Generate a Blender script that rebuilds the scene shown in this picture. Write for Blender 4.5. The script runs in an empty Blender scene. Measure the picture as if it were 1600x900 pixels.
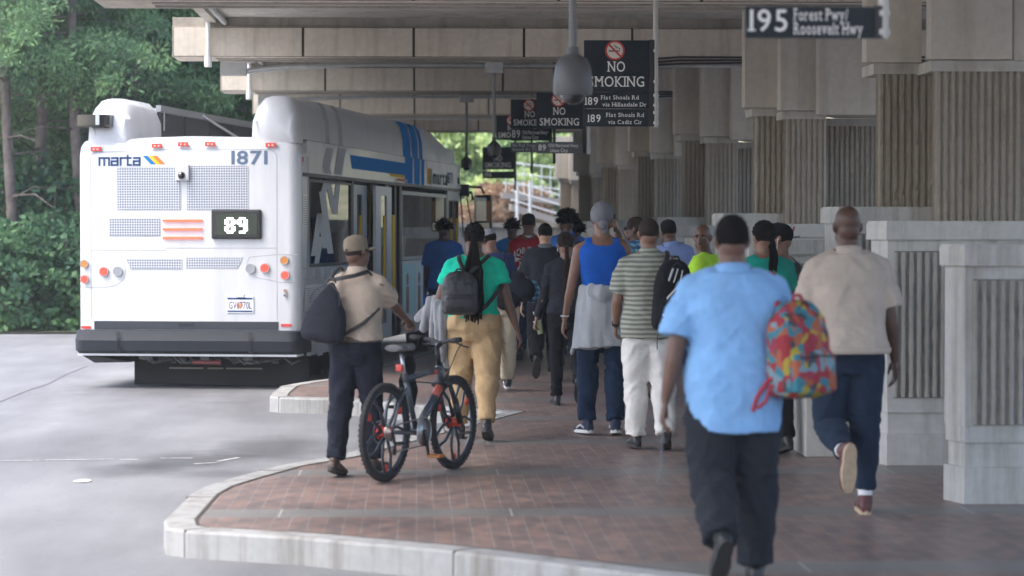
import bpy, bmesh, math, random
import numpy as np
from mathutils import Vector, Matrix, noise
from mathutils.bvhtree import BVHTree

R = math.radians
F = 3850.0            # focal length in pixels of the 1600 px wide photograph
CH = 1.65             # eye height above the platform
ROADZ = -0.15
YAW = R(2.23)
scene = bpy.context.scene
col = scene.collection

# ------------------------------------------------------------------ camera, sky, sun, exposure
cd = bpy.data.cameras.new('camera'); cam = bpy.data.objects.new('camera', cd); col.objects.link(cam)
cd.sensor_width = 36.0; cd.lens = F / 1600 * 36.0
cd.clip_end = 1500; cd.clip_start = 0.2
cam.location = (0, 0, CH); cam.rotation_euler = (R(90 - 1.325), 0, -YAW)
cd.dof.use_dof = True; cd.dof.focus_distance = 23.0; cd.dof.aperture_fstop = 2.4
scene.camera = cam
SUN_EL, SUN_AZ = R(58), R(248)      # azimuth measured clockwise from +Y (behind the camera, to the left)
w = bpy.data.worlds.new('World'); scene.world = w; w.use_nodes = True
nt = w.node_tree; bg = nt.nodes['Background']
sky = nt.nodes.new('ShaderNodeTexSky'); sky.sky_type = 'NISHITA'; sky.sun_disc = False
sky.sun_elevation = SUN_EL; sky.sun_rotation = SUN_AZ; sky.dust_density = 4.0; sky.air_density = 1.0; sky.ozone_density = 1.5
nt.links.new(sky.outputs[0], bg.inputs[0]); bg.inputs[1].default_value = 0.15
sd = bpy.data.lights.new('sun', 'SUN'); so = bpy.data.objects.new('sun', sd); col.objects.link(so)
sd.energy = 0.5; sd.angle = R(30); sd.color = (1.0, 0.965, 0.92)
sdir = Vector((math.sin(SUN_AZ) * math.cos(SUN_EL), math.cos(SUN_AZ) * math.cos(SUN_EL), math.sin(SUN_EL)))
so.rotation_euler = sdir.to_track_quat('Z', 'Y').to_euler()
scene.view_settings.view_transform = 'Standard'; scene.view_settings.look = 'None'
scene.view_settings.gamma = 1.0; scene.view_settings.exposure = 1.93
scene.cycles.max_bounces = 7; scene.cycles.diffuse_bounces = 4; scene.cycles.transparent_max_bounces = 12
scene.cycles.use_denoising = True

def at(px, Z, z=0.0):
    X = (px - 800) * Z / F
    c, s = math.cos(YAW), math.sin(YAW)
    return Vector((X * c + Z * s, Z * c - X * s, z))
def gz(py, h=CH): return h * F / (py - 361.0)
def zat(py, Z): return CH + (361.0 - py) * Z / F

# ------------------------------------------------------------------ materials
MATS = {}
def mat(name, color, rough=0.6, var=0.0, vscale=6.0, bump=0.0, bscale=60.0, metal=0.0, spec=0.5, emit=0.0, color2=None, fabric=False, coat=0.0):
    if name in MATS: return MATS[name]
    m = bpy.data.materials.new(name); m.use_nodes = True; MATS[name] = m
    n = m.node_tree; b = n.nodes['Principled BSDF']
    c = (color[0], color[1], color[2], 1)
    b.inputs['Base Color'].default_value = c; b.inputs['Roughness'].default_value = rough
    b.inputs['Metallic'].default_value = metal; b.inputs['Specular IOR Level'].default_value = spec
    if coat: b.inputs['Coat Weight'].default_value = coat; b.inputs['Coat Roughness'].default_value = 0.06
    if fabric: b.inputs['Sheen Weight'].default_value = 0.03; b.inputs['Specular IOR Level'].default_value = 0.12
    if emit: b.inputs['Emission Color'].default_value = c; b.inputs['Emission Strength'].default_value = emit
    tc = n.nodes.new('ShaderNodeTexCoord')
    if var or color2:
        t = n.nodes.new('ShaderNodeTexNoise'); t.inputs['Scale'].default_value = vscale; t.inputs['Detail'].default_value = 6
        t.inputs['Roughness'].default_value = 0.62
        n.links.new(tc.outputs['Object'], t.inputs['Vector'])
        r = n.nodes.new('ShaderNodeValToRGB'); r.color_ramp.elements[0].position = 0.3; r.color_ramp.elements[1].position = 0.7
        lo = [max(0, x * (1 - var)) for x in color[:3]] ; hi = [min(1, x * (1 + var)) for x in color[:3]]
        if color2: hi = color2
        r.color_ramp.elements[0].color = (*lo, 1); r.color_ramp.elements[1].color = (*hi, 1)
        n.links.new(t.outputs['Fac'], r.inputs[0]); n.links.new(r.outputs[0], b.inputs['Base Color'])
    if bump:
        t2 = n.nodes.new('ShaderNodeTexNoise'); t2.inputs['Scale'].default_value = bscale; t2.inputs['Detail'].default_value = 4
        n.links.new(tc.outputs['Object'], t2.inputs['Vector'])
        bp = n.nodes.new('ShaderNodeBump'); bp.inputs['Strength'].default_value = bump; bp.inputs['Distance'].default_value = 0.02
        n.links.new(t2.outputs['Fac'], bp.inputs['Height']); n.links.new(bp.outputs[0], b.inputs['Normal'])
    return m

def cloth(name, color, color2=None, rough=0.9):
    return mat(name, color, rough=rough, var=0.10, vscale=9, bump=0.25, bscale=35, fabric=True, color2=color2)

class NT:
    """short hand for writing node trees"""
    def __init__(s, m): s.n = m.node_tree
    def add(s, t, **k):
        nd = s.n.nodes.new(t)
        for a, v in k.items(): setattr(nd, a, v)
        return nd
    def link(s, a, b): s.n.links.new(a, b)
    def noise(s, vec, scale, detail=5, rough=0.6):
        t = s.add('ShaderNodeTexNoise'); t.inputs['Scale'].default_value = scale; t.inputs['Detail'].default_value = detail
        t.inputs['Roughness'].default_value = rough; s.link(vec, t.inputs['Vector']); return t.outputs['Fac']
    def ramp(s, fac, stops):
        r = s.add('ShaderNodeValToRGB'); e = r.color_ramp.elements
        while len(e) < len(stops): e.new(0.5)
        for el, (p, c) in zip(e, stops): el.position = p; el.color = (*c, 1)
        s.link(fac, r.inputs[0]); return r.outputs[0]
    def mix(s, fac, a, b, mode='MIX'):
        m = s.add('ShaderNodeMix'); m.data_type = 'RGBA'; m.blend_type = mode
        for v, i in ((fac, 0), (a, 6), (b, 7)):
            if isinstance(v, (int, float)): m.inputs[i].default_value = v
            elif isinstance(v, tuple): m.inputs[i].default_value = (*v, 1)
            else: s.link(v, m.inputs[i])
        return m.outputs[2]
    def math(s, op, a, b=None, c=None):
        m = s.add('ShaderNodeMath'); m.operation = op
        for i, v in enumerate((a, b, c)):
            if v is None: continue
            if isinstance(v, (int, float)): m.inputs[i].default_value = v
            else: s.link(v, m.inputs[i])
        return m.outputs[0]
    def mapping(s, vec, scale=(1, 1, 1), rot=(0, 0, 0), loc=(0, 0, 0)):
        m = s.add('ShaderNodeMapping'); m.inputs['Scale'].default_value = scale; m.inputs['Rotation'].default_value = rot
        m.inputs['Location'].default_value = loc; s.link(vec, m.inputs['Vector']); return m.outputs[0]

def base(name):
    m = bpy.data.materials.new(name); m.use_nodes = True; MATS[name] = m
    n = NT(m); b = m.node_tree.nodes['Principled BSDF']; tc = n.add('ShaderNodeTexCoord')
    return m, n, b, tc.outputs['Object']

def concrete(name, c, stain=0.35, pit=0.15, streak=True, rough=0.85, vary=0.14):
    m, n, b, v = base(name)
    big = n.noise(v, 0.7, 5); fine = n.noise(v, 14, 8, 0.7)
    lo = tuple(x * (1 - vary) for x in c); hi = tuple(min(1, x * (1 + vary)) for x in c)
    k = n.ramp(big, [(0.3, lo), (0.7, hi)])
    f = n.ramp(fine, [(0.25, (0.86,) * 3), (0.75, (1.08,) * 3)])
    k = n.mix(1.0, k, f, 'MULTIPLY')
    if streak:
        st = n.noise(n.mapping(v, (5, 5, 0.35)), 1.0, 6, 0.7)
        sm = n.ramp(st, [(0.48, (1, 1, 1)), (0.72, (1 - stain, 1 - stain * 1.08, 1 - stain * 1.2))])
        k = n.mix(1.0, k, sm, 'MULTIPLY')
    n.link(k, b.inputs['Base Color']); b.inputs['Roughness'].default_value = rough
    bp = n.add('ShaderNodeBump'); bp.inputs['Strength'].default_value = pit; bp.inputs['Distance'].default_value = 0.02
    n.link(fine, bp.inputs['Height']); n.link(bp.outputs[0], b.inputs['Normal'])
    return m

M_conc = concrete('smooth_concrete', (0.50, 0.48, 0.43))
M_haunch = concrete('haunch_concrete', (0.55, 0.51, 0.44), stain=0.22)
M_beam = concrete('beam_concrete', (0.60, 0.54, 0.45), stain=0.28)
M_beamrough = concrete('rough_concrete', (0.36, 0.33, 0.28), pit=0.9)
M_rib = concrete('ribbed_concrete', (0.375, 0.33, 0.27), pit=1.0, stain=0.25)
M_par = concrete('parapet_concrete', (0.53, 0.525, 0.50), stain=0.42)
M_parrib = concrete('parapet_ribs', (0.42, 0.40, 0.36), pit=1.0, stain=0.35)
M_kerb = concrete('kerb_concrete', (0.34, 0.345, 0.34), stain=0.5, streak=True, vary=0.08)
M_wall = concrete('far_wall_concrete', (0.45, 0.44, 0.42))
M_grime = mat('joint_dark', (0.07, 0.06, 0.05), 0.9)
M_white = mat('white_paint', (0.80, 0.81, 0.82), 0.28, coat=0.4)
M_pipe = mat('pipe_grey', (0.42, 0.43, 0.42), 0.5, var=0.15)
M_black = mat('black_plastic', (0.018, 0.019, 0.022), 0.45)
M_rubber = mat('rubber', (0.022, 0.023, 0.025), 0.8, bump=0.2, bscale=120)
M_steel = mat('steel', (0.55, 0.56, 0.57), 0.35, metal=0.9)

# ------------------------------------------------------------------ mesh helpers
def link(o, parent=None):
    col.objects.link(o)
    if parent is not None: o.parent = parent
    return o
def tag(o, label=None, cat=None, group=None, kind=None):
    if label: o['label'] = label
    if cat: o['category'] = cat
    if group: o['group'] = group
    if kind: o['kind'] = kind
    return o
def empty(name, loc=(0, 0, 0), rz=0.0, label=None, cat=None, group=None):
    o = bpy.data.objects.new(name, None); o.empty_display_size = 0.1
    o.location = loc; o.rotation_euler = (0, 0, rz); link(o); return tag(o, label, cat, group)

class MB:
    def __init__(s): s.v = []; s.f = []; s.m = []; s.mats = []; s.cur = 0
    def use(s, m):
        if m not in s.mats: s.mats.append(m)
        s.cur = s.mats.index(m); return s
    def add(s, vs, fs):
        o = len(s.v); s.v.extend([tuple(x) for x in vs]); s.f.extend([tuple(i + o for i in f) for f in fs]); s.m.extend([s.cur] * len(fs)); return s
    def box(s, a, b, M=None, bev=0.0):
        x0, y0, z0 = a; x1, y1, z1 = b
        if bev > 0:
            bm = bmesh.new(); bmesh.ops.create_cube(bm, size=1)
            for v in bm.verts: v.co = Vector(((x0 + x1) / 2 + v.co.x * (x1 - x0), (y0 + y1) / 2 + v.co.y * (y1 - y0), (z0 + z1) / 2 + v.co.z * (z1 - z0)))
            bmesh.ops.bevel(bm, geom=bm.edges[:], offset=bev, segments=2, profile=0.6, affect='EDGES')
            vs = [v.co.copy() for v in bm.verts]; bm.verts.index_update(); fs = [[v.index for v in f.verts] for f in bm.faces]; bm.free()
        else:
            vs = [Vector(p) for p in ((x0, y0, z0), (x1, y0, z0), (x1, y1, z0), (x0, y1, z0), (x0, y0, z1), (x1, y0, z1), (x1, y1, z1), (x0, y1, z1))]
            fs = [(0, 3, 2, 1), (4, 5, 6, 7), (0, 1, 5, 4), (1, 2, 6, 5), (2, 3, 7, 6), (3, 0, 4, 7)]
        if M: vs = [M @ v for v in vs]
        return s.add(vs, fs)
    def prism(s, pts, z0, z1, M=None):
        n = len(pts); area = sum(pts[i][0] * pts[(i + 1) % n][1] - pts[(i + 1) % n][0] * pts[i][1] for i in range(n))
        if area < 0: pts = pts[::-1]
        vs = [Vector((p[0], p[1], z0)) for p in pts] + [Vector((p[0], p[1], z1)) for p in pts]
        if M: vs = [M @ v for v in vs]
        fs = [tuple(range(n))[::-1], tuple(range(n, 2 * n))] + [(i, (i + 1) % n, n + (i + 1) % n, n + i) for i in range(n)]
        return s.add(vs, fs)
    def loft(s, rings, cap=True, close=True):
        n = len(rings[0]); vs = [p for r in rings for p in r]; fs = []
        for k in range(len(rings) - 1):
            for i in range(n if close else n - 1):
                j = (i + 1) % n; fs.append((k * n + i, k * n + j, (k + 1) * n + j, (k + 1) * n + i))
        if cap:
            fs.append(tuple(range(n))[::-1]); fs.append(tuple(range((len(rings) - 1) * n, len(rings) * n)))
        return s.add(vs, fs)
    def tube(s, pts, rad, seg=12, round_ends=False, flat=1.0, ref=None):
        pts = [Vector(p) for p in pts]
        if not isinstance(rad, (list, tuple)): rad = [rad] * len(pts)
        rings = []; N = len(pts)
        d0 = (pts[1] - pts[0]).normalized()
        u = Vector(ref) if ref else (Vector((0, 0, 1)) if abs(d0.z) < 0.9 else Vector((0, 1, 0)))
        u = (u - d0 * u.dot(d0)).normalized()
        P = []
        for i in range(N):
            d = (pts[min(i + 1, N - 1)] - pts[max(i - 1, 0)])
            d = d.normalized() if d.length > 1e-9 else d0
            u = (u - d * u.dot(d)); u = u.normalized() if u.length > 1e-6 else d.orthogonal().normalized()
            P.append((pts[i], d, u.copy(), rad[i]))
        if round_ends:
            p, d, u0, r = P[0]; pre = [(p - d * r * math.sin(a), d, u0, r * math.cos(a)) for a in (R(80), R(50), R(25))]
            p, d, u1, r = P[-1]; post = [(p + d * r * math.sin(a), d, u1, r * math.cos(a)) for a in (R(25), R(50), R(80))]
            P = pre + P + post
        for p, d, uu, r in P:
            v = d.cross(uu)
            rings.append([p + uu * (r * math.cos(2 * math.pi * k / seg)) + v * (r * flat * math.sin(2 * math.pi * k / seg)) for k in range(seg)])
        return s.loft(rings)
    def ball(s, c, r, seg=16, M=None):
        if not isinstance(r, (tuple, list)): r = (r, r, r)
        c = Vector(c); rings = []
        nr = seg // 2
        for k in range(1, nr):
            a = math.pi * k / nr - math.pi / 2
            rings.append([Vector((r[0] * math.cos(a) * math.cos(2 * math.pi * j / seg), r[1] * math.cos(a) * math.sin(2 * math.pi * j / seg), r[2] * math.sin(a))) for j in range(seg)])
        rings = [[(M @ (p + c)) if M else p + c for p in q] for q in rings]
        return s.loft(rings)
    def cyl(s, c, r, h, axis=(0, 0, 1), seg=24):
        c = Vector(c); a = Vector(axis).normalized() * h / 2
        return s.tube([c - a, c + a], r, seg)
    def lathe(s, prof, c=(0, 0, 0), seg=24, M=None):
        c = Vector(c); rings = [[c + Vector((r * math.cos(2 * math.pi * j / seg), r * math.sin(2 * math.pi * j / seg), z)) for j in range(seg)] for r, z in prof]
        if M: rings = [[M @ p for p in q] for q in rings]
        return s.loft(rings)
    def ring(s, c, R0, r, axis=(1, 0, 0), seg=48, ts=10, flat=1.0):
        A = Vector(axis).normalized(); u = A.orthogonal().normalized(); v = A.cross(u); c = Vector(c); vs = []; fs = []
        for i in range(seg):
            a = 2 * math.pi * i / seg; d = u * math.cos(a) + v * math.sin(a)
            for j in range(ts):
                b = 2 * math.pi * j / ts; vs.append(c + d * (R0 + r * math.cos(b)) + A * (r * flat * math.sin(b)))
        for i in range(seg):
            for j in range(ts):
                fs.append((i * ts + j, ((i + 1) % seg) * ts + j, ((i + 1) % seg) * ts + (j + 1) % ts, i * ts + (j + 1) % ts))
        return s.add(vs, fs)
    def mesh(s, name, smooth=None):
        me = bpy.data.meshes.new(name); me.from_pydata([tuple(v) for v in s.v], [], s.f)
        for m in s.mats: me.materials.append(m)
        if s.mats: me.polygons.foreach_set('material_index', s.m)
        me.update()
        if smooth:
            me.shade_smooth() if smooth is True else me.shade_smooth()
            if smooth is not True:
                me.set_sharp_from_angle(angle=R(smooth))
        return me
    def build(s, name, m=None, parent=None, smooth=None):
        me = s.mesh(name, smooth)
        if m is not None:
            me.materials.clear(); me.materials.append(m); me.polygons.foreach_set('material_index', [0] * len(me.polygons))
        o = bpy.data.objects.new(name, me); return link(o, parent)

def organic(mb, name, voxel, m=None, parent=None, smooth_it=4, fold=None, post=None):
    """fuse the closed shapes in mb into one smooth skin"""
    me = mb.mesh(name); o = bpy.data.objects.new(name, me); col.objects.link(o)
    r = o.modifiers.new('r', 'REMESH'); r.mode = 'VOXEL'; r.voxel_size = voxel; r.use_smooth_shade = True
    if smooth_it:
        sm = o.modifiers.new('s', 'SMOOTH'); sm.factor = 0.5; sm.iterations = smooth_it
    dg = bpy.context.evaluated_depsgraph_get()
    nm = bpy.data.meshes.new_from_object(o.evaluated_get(dg)); nm.name = name
    bpy.data.objects.remove(o); bpy.data.meshes.remove(me)
    if fold:
        n = len(nm.vertices); co = np.empty(n * 3); nm.vertices.foreach_get('co', co); co = co.reshape(-1, 3)
        no = np.empty(n * 3); nm.vertices.foreach_get('normal', no); no = no.reshape(-1, 3)
        d = np.array([fold(Vector(p)) for p in co]); co += no * d[:, None]
        nm.vertices.foreach_set('co', co.ravel()); nm.update()
    if post:
        n = len(nm.vertices); co = np.empty(n * 3); nm.vertices.foreach_get('co', co); co = post(co.reshape(-1, 3))
        nm.vertices.foreach_set('co', co.ravel()); nm.update()
    nm.materials.clear()
    if m: nm.materials.append(m)
    nm.polygons.foreach_set('use_smooth', [True] * len(nm.polygons))
    ob = bpy.data.objects.new(name, nm); return link(ob, parent)

# ------------------------------------------------------------------ lettering
_gl = {}
def glyph(ch, bold):
    k = (ch, round(bold, 3))
    if k in _gl: return _gl[k]
    cu = bpy.data.curves.new('g', 'FONT'); cu.body = ch; cu.size = 1.0; cu.offset = bold; cu.resolution_u = 3
    o = bpy.data.objects.new('g', cu); col.objects.link(o)
    dg = bpy.context.evaluated_depsgraph_get(); me = bpy.data.meshes.new_from_object(o.evaluated_get(dg))
    vs = [v.co.copy() for v in me.vertices]; fs = [tuple(p.vertices) for p in me.polygons]
    bpy.data.objects.remove(o); bpy.data.curves.remove(cu); bpy.data.meshes.remove(me)
    x0 = min(v.x for v in vs); x1 = max(v.x for v in vs); y0 = min(v.y for v in vs); y1 = max(v.y for v in vs)
    vs = [Vector((v.x - x0, v.y, 0)) for v in vs]
    _gl[k] = (vs, fs, x1 - x0, y0, y1); return _gl[k]
SERIF = {'N': [(0, 0), (0, 1), (1, 1)], 'M': [(0, 0), (1, 0), (0, 1), (1, 1)], 'K': [(0, 0), (0, 1), (1, 0), (.95, 1)], 'I': [(.5, 0), (.5, 1)],
         'F': [(0.05, 0), (0, 1)], 'P': [(0.05, 0), (0, 1)], 'R': [(0.05, 0), (0, 1), (.95, 0)], 'H': [(0, 0), (1, 0), (0, 1), (1, 1)], 'D': [(0, 0), (0, 1)],
         '1': [(.75, 0)], 'l': [(.5, 0)], 'r': [(.15, 0)], 'n': [(.05, 0), (.95, 0)], 'w': [(0, 1), (1, 1)], 'y': [(0, 1), (1, 1)], 'v': [(0, 1), (1, 1)],
         'U': [(0, 1), (1, 1)], 'i': [(.5, 0)], 'd': [(.9, 0)], 'f': [(.3, 0)]}
def text_geo(body, h, serif=False, bold=0.0, xs=1.0, track=0.09, align='C', width=None):
    """flat lettering in the XY plane; h = height of a capital"""
    x = 0; V = []; Fc = []; sc = h / 0.69
    for ch in body:
        if ch == ' ': x += 0.28; continue
        vs, fs, wd, y0, y1 = glyph(ch, bold)
        o = len(V); V += [Vector((v.x + x, v.y, 0)) for v in vs]; Fc += [tuple(i + o for i in f) for f in fs]
        if serif and ch in SERIF:
            for fx, fy in SERIF[ch]:
                sw = 0.13; th = 0.022 + bold
                cx = x + min(max(fx * wd, 0.05), wd - 0.05 if wd > .12 else wd / 2); cy = th if fy == 0 else y1 - th
                o = len(V)
                V += [Vector((cx - sw, cy - th, 0.0006)), Vector((cx + sw, cy - th, 0.0006)), Vector((cx + sw, cy + th, 0.0006)), Vector((cx - sw, cy + th, 0.0006))]
                Fc.append((o, o + 1, o + 2, o + 3))
        x += wd + track + (0.05 if serif else 0)
    x -= track
    if width: xs = width / (x * sc)
    off = {'C': -x / 2, 'L': 0, 'R': -x}[align]
    return [Vector(((v.x + off) * sc * xs, v.y * sc, v.z)) for v in V], Fc
def text(body, h, M, m, name='lettering', parent=None, **k):
    vs, fs = text_geo(body, h, **k)
    mb = MB(); mb.add([M @ v for v in vs], fs); return mb.build(name, m, parent)
def facing_back(x, y, z):
    """text plane facing -Y (read from behind), at x, y, z"""
    return Matrix.Translation((x, y, z)) @ Matrix.Rotation(R(90), 4, 'X')

# ================================================================== SETTING
# ---- road
m, n, b, v = base('road_concrete')
big = n.noise(v, 0.22, 4); mid = n.noise(n.mapping(v, (1.6, 0.5, 1)), 1.0, 7, 0.65); fine = n.noise(v, 40, 5, 0.7)
k = n.ramp(big, [(0.3, (0.195, 0.20, 0.212)), (0.7, (0.25, 0.256, 0.268))])
k = n.mix(1.0, k, n.ramp(mid, [(0.3, (0.80,) * 3), (0.62, (1.04,) * 3)]), 'MULTIPLY')
k = n.mix(1.0, k, n.ramp(fine, [(0.3, (0.90,) * 3), (0.7, (1.06,) * 3)]), 'MULTIPLY')
def blotch(k, c, rx, ry, depth, warp=0.5):
    d = n.mapping(v, (1 / rx, 1 / ry, 0), loc=(-c[0] / rx, -c[1] / ry, 0))
    ln = n.add('ShaderNodeVectorMath', operation='LENGTH'); n.link(d, ln.inputs[0])
    nz = n.noise(v, 1.6, 6, 0.65)
    q = n.math('ADD', ln.outputs['Value'], n.math('MULTIPLY', n.math('SUBTRACT', nz, 0.5), warp * 2))
    return n.mix(1.0, k, n.ramp(q, [(0.35, (1 - depth,) * 3), (0.95, (1, 1, 1))]), 'MULTIPLY')
for px, py, rx, ry, dp in ((290, 722, .62, 1.1, .55), (200, 735, .55, .7, .42), (430, 700, .6, 1.5, .50), (330, 742, .5, .5, .35), (300, 605, 1.6, 3.2, .35), (100, 700, 1.6, 2.5, .12), (420, 640, 1.2, 2.5, .18)):
    Z = gz(py, 1.8); p = at(px, Z); k = blotch(k, p, rx, ry, dp)
spk = n.noise(v, 22, 1, .5); k = n.mix(n.ramp(spk, [(.74, (0, 0, 0)), (.78, (.6,) * 3)]), k, (.07, .07, .07))
spk = n.noise(n.mapping(v, (1, 1, 1), loc=(5, 9, 3)), 26, 1, .5); k = n.mix(n.ramp(spk, [(.77, (0, 0, 0)), (.80, (.6,) * 3)]), k, (.6, .6, .6))
trk = n.noise(n.mapping(v, (1.1, .12, 1), rot=(0, 0, .12)), 1.0, 4, .6); k = n.mix(1.0, k, n.ramp(trk, [(.42, (.88, .88, .89)), (.58, (1.03,) * 3)]), 'MULTIPLY')
n.link(k, b.inputs['Base Color']); b.inputs['Roughness'].default_value = 0.72
bp = n.add('ShaderNodeBump'); bp.inputs['Strength'].default_value = 0.25; bp.inputs['Distance'].default_value = 0.01
n.link(fine, bp.inputs['Height']); n.link(bp.outputs[0], b.inputs['Normal'])
M_road = m
r_ = MB(); r_.add([(-300, -150, ROADZ), (300, -150, ROADZ), (300, 500, ROADZ), (-300, 500, ROADZ)], [(0, 1, 2, 3)])
tag(r_.build('road', M_road), kind='structure')

def strip(mb, pts, w, z):
    for (a, c) in zip(pts[:-1], pts[1:]):
        a = Vector((a[0], a[1], 0)); c = Vector((c[0], c[1], 0)); d = (c - a).normalized(); nrm = Vector((-d.y, d.x, 0)) * w / 2
        mb.add([(*(a - nrm).xy, z), (*(c - nrm).xy, z), (*(c + nrm).xy, z), (*(a + nrm).xy, z)], [(0, 1, 2, 3)])
j = MB()
random.seed(3)
crk = []
for px, py in ((-60, 648), (0, 628), (40, 612), (75, 600), (100, 586), (140, 572)):
    p = at(px, gz(py, 1.8)); crk.append((p.x + random.uniform(-.03, .03), p.y))
strip(j, crk, 0.016, ROADZ + 0.004)
tag(j.build('road_joint', mat('joint_filler', (0.13, 0.13, 0.13), 0.9)), kind='structure')
j = MB(); M_line = mat('worn_road_paint', (0.25, 0.25, 0.26), 0.8, var=0.2, vscale=14, color2=(.70, .70, .70))
for x0, x1, y0, y1 in ((-40, 60, 721.5, 720.5), (70, 178, 720, 718.5), (186, 215, 719, 719), (250, 300, 717, 717), (302, 338, 726, 724), (340, 372, 722, 716)):
    a = at(x0, gz(y0, 1.8)); c = at(x1, gz(y1, 1.8)); strip(j, [(a.x, a.y), (c.x, c.y)], 0.04, ROADZ + 0.004)
a = at(127, gz(753, 1.8)); j.prism([(a.x + .065 * math.cos(t), a.y + .12 * math.sin(t)) for t in [i * .52 for i in range(12)]], ROADZ + .0035, ROADZ + .006)
tag(j.build('road_paint', M_line), kind='structure')

# ---- platform and kerb
K = [(-1.4, -30), (-1.4, 3.0), (1.25, 11.62), (.90, 11.94), (.165, 12.68), (-.62, 13.26), (-1.26, 13.58), (-1.39, 13.72), (-1.44, 14.1), (-1.42, 15.5), (-1.36, 16.0), (-1.23, 16.5),
     (-.97, 17.36), (-.61, 18.05), (.79, 22.42), (-.74, 24.16), (-1.34, 24.42), (-1.46, 24.62), (-1.47, 25.2), (-1.44, 26.3), (-1.24, 26.95), (-.92, 27.7), (1.45, 41.2), (-1.38, 43.3), (-1.46, 44.5), (1.3, 58.), (1.3, 90)]
def offs(P, d):
    out = []
    for i in range(len(P)):
        a = Vector(P[max(i - 1, 0)]); p = Vector(P[i]); c = Vector(P[min(i + 1, len(P) - 1)])
        ns = []
        for q, r in ((a, p), (p, c)):
            e = (r - q)
            if e.length > 1e-6: e.normalize(); ns.append(Vector((e.y, -e.x)))
        nn = sum(ns, Vector((0, 0))); nn.normalize(); k = max(0.35, nn.dot(ns[0]))
        out.append(p + nn * d / k)
    return out
KW = 0.17
K1 = offs(K, 0.012); KI = offs(K, KW)
kb = MB()
lines = [[Vector((p[0], p[1], ROADZ)) for p in K], [Vector((p[0], p[1], -0.012)) for p in K], [Vector((p[0], p[1], 0.002)) for p in K1], [Vector((p[0], p[1], 0.004)) for p in KI], [Vector((p[0], p[1], -.1)) for p in KI]]
kb.loft([[ln[i] for ln in lines] for i in range(len(K))], cap=False, close=False)
kerb = tag(kb.build('kerb', M_kerb), kind='structure')
kj = MB(); acc = 0
for i in range(1, len(K) - 1):
    a = Vector(K[i]); c = Vector(K[i + 1]); L = (c - a).length; d = (c - a).normalized(); nn = Vector((d.y, -d.x)); t = (1.75 - acc) % 1.75
    while t < L:
        q = a + d * t; w = 0.006
        pts = [q - d * w - nn * .002, q + d * w - nn * .002, q + d * w + nn * KW, q - d * w + nn * KW]
        kj.prism([(p.x, p.y) for p in pts], ROADZ + .002, 0.0055); t += 1.75
    acc = (acc + L) % 1.75
kj.build('joint', mat('kerb_joint', (0.16, 0.15, 0.14), .9), kerb)
# dark gap line between the kerb and the bricks
gp = MB(); KJ = offs(K, KW + 0.02)
gp.loft([[Vector((a.x, a.y, .0045)), Vector((c.x, c.y, .0045))] for a, c in zip(KI, KJ)], cap=False, close=False)
gp.build('joint', M_grime, kerb)

m, n, b, v = base('brick_pavers'); M_pave = m
sep = n.add('ShaderNodeSeparateXYZ'); n.link(v, sep.inputs[0])
br = n.add('ShaderNodeTexBrick'); br.offset = 0.0; br.squash = 1.0
n.link(v, br.inputs['Vector']); br.inputs['Scale'].default_value = 1.0
br.inputs['Brick Width'].default_value = 0.102; br.inputs['Row Height'].default_value = 0.205
br.inputs['Mortar Size'].default_value = 0.0038; br.inputs['Mortar Smooth'].default_value = 0.3; br.inputs['Bias'].default_value = 0.0
br.inputs['Color1'].default_value = (0.275, 0.200, 0.175, 1); br.inputs['Color2'].default_value = (0.215, 0.172, 0.155, 1); br.inputs['Mortar'].default_value = (0.31, 0.285, 0.265, 1)
pn = n.noise(v, 0.6, 5); wear = n.ramp(pn, [(0.3, (0.78, 0.78, 0.80)), (0.7, (1.12, 1.10, 1.08))])
k = n.mix(1.0, br.outputs['Color'], wear, 'MULTIPLY')
fine = n.noise(v, 55, 4, 0.7); k = n.mix(1.0, k, n.ramp(fine, [(.3, (.88,) * 3), (.7, (1.1,) * 3)]), 'MULTIPLY')
fl = n.noise(n.mapping(v, (9.8, 4.9, 1)), 1.0, 0); k = n.mix(1.0, k, n.ramp(fl, [(.35, (.80, .82, .86)), (.65, (1.15, 1.05, 1.0))]), 'MULTIPLY')
k = n.mix(1.0, k, n.ramp(n.noise(n.mapping(v, (1, .5, 1), loc=(3, 1, 0)), 1.7, 6, .7), [(.38, (.80, .80, .82)), (.55, (1.03,) * 3)]), 'MULTIPLY')
spots = n.noise(v, 9, 2, .5); k = n.mix(n.ramp(spots, [(.70, (0, 0, 0)), (.76, (.5,) * 3)]), k, (.05, .045, .045))
mod = n.math('MODULO', n.math('SUBTRACT', n.math('ADD', sep.outputs['Y'], 242.0), 14.22), 2.42)
band = n.math('LESS_THAN', mod, 0.40)
seam = n.math('LESS_THAN', n.math('MODULO', n.math('ADD', sep.outputs['X'], 100.7), 1.35), 0.012)
bcol = n.ramp(n.noise(v, 3.0, 6), [(.3, (.165, .16, .155)), (.7, (.22, .215, .205))]); bcol = n.mix(seam, bcol, (.42, .40, .38))
k = n.mix(band, k, bcol)
n.link(k, b.inputs['Base Color'])
rr = n.math('MULTIPLY_ADD', pn, 0.28, 0.26); n.link(rr, b.inputs['Roughness'])
bp = n.add('ShaderNodeBump'); bp.inputs['Strength'].default_value = 0.4; bp.inputs['Distance'].default_value = 0.004
hh = n.math('MULTIPLY_ADD', fine, 0.4, n.math('MULTIPLY', n.math('SUBTRACT', 1.0, br.outputs['Fac']), 1.0)); n.link(hh, bp.inputs['Height']); n.link(bp.outputs[0], b.inputs['Normal'])
pf = MB(); P = [tuple(p) for p in KI]
pf.v = [(p[0], p[1], 0.0) for p in P] + [(14, 90, 0), (14, -30, 0)]; pf.f = [tuple(range(len(P) + 2))[::-1]]; pf.m = [0]
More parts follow.
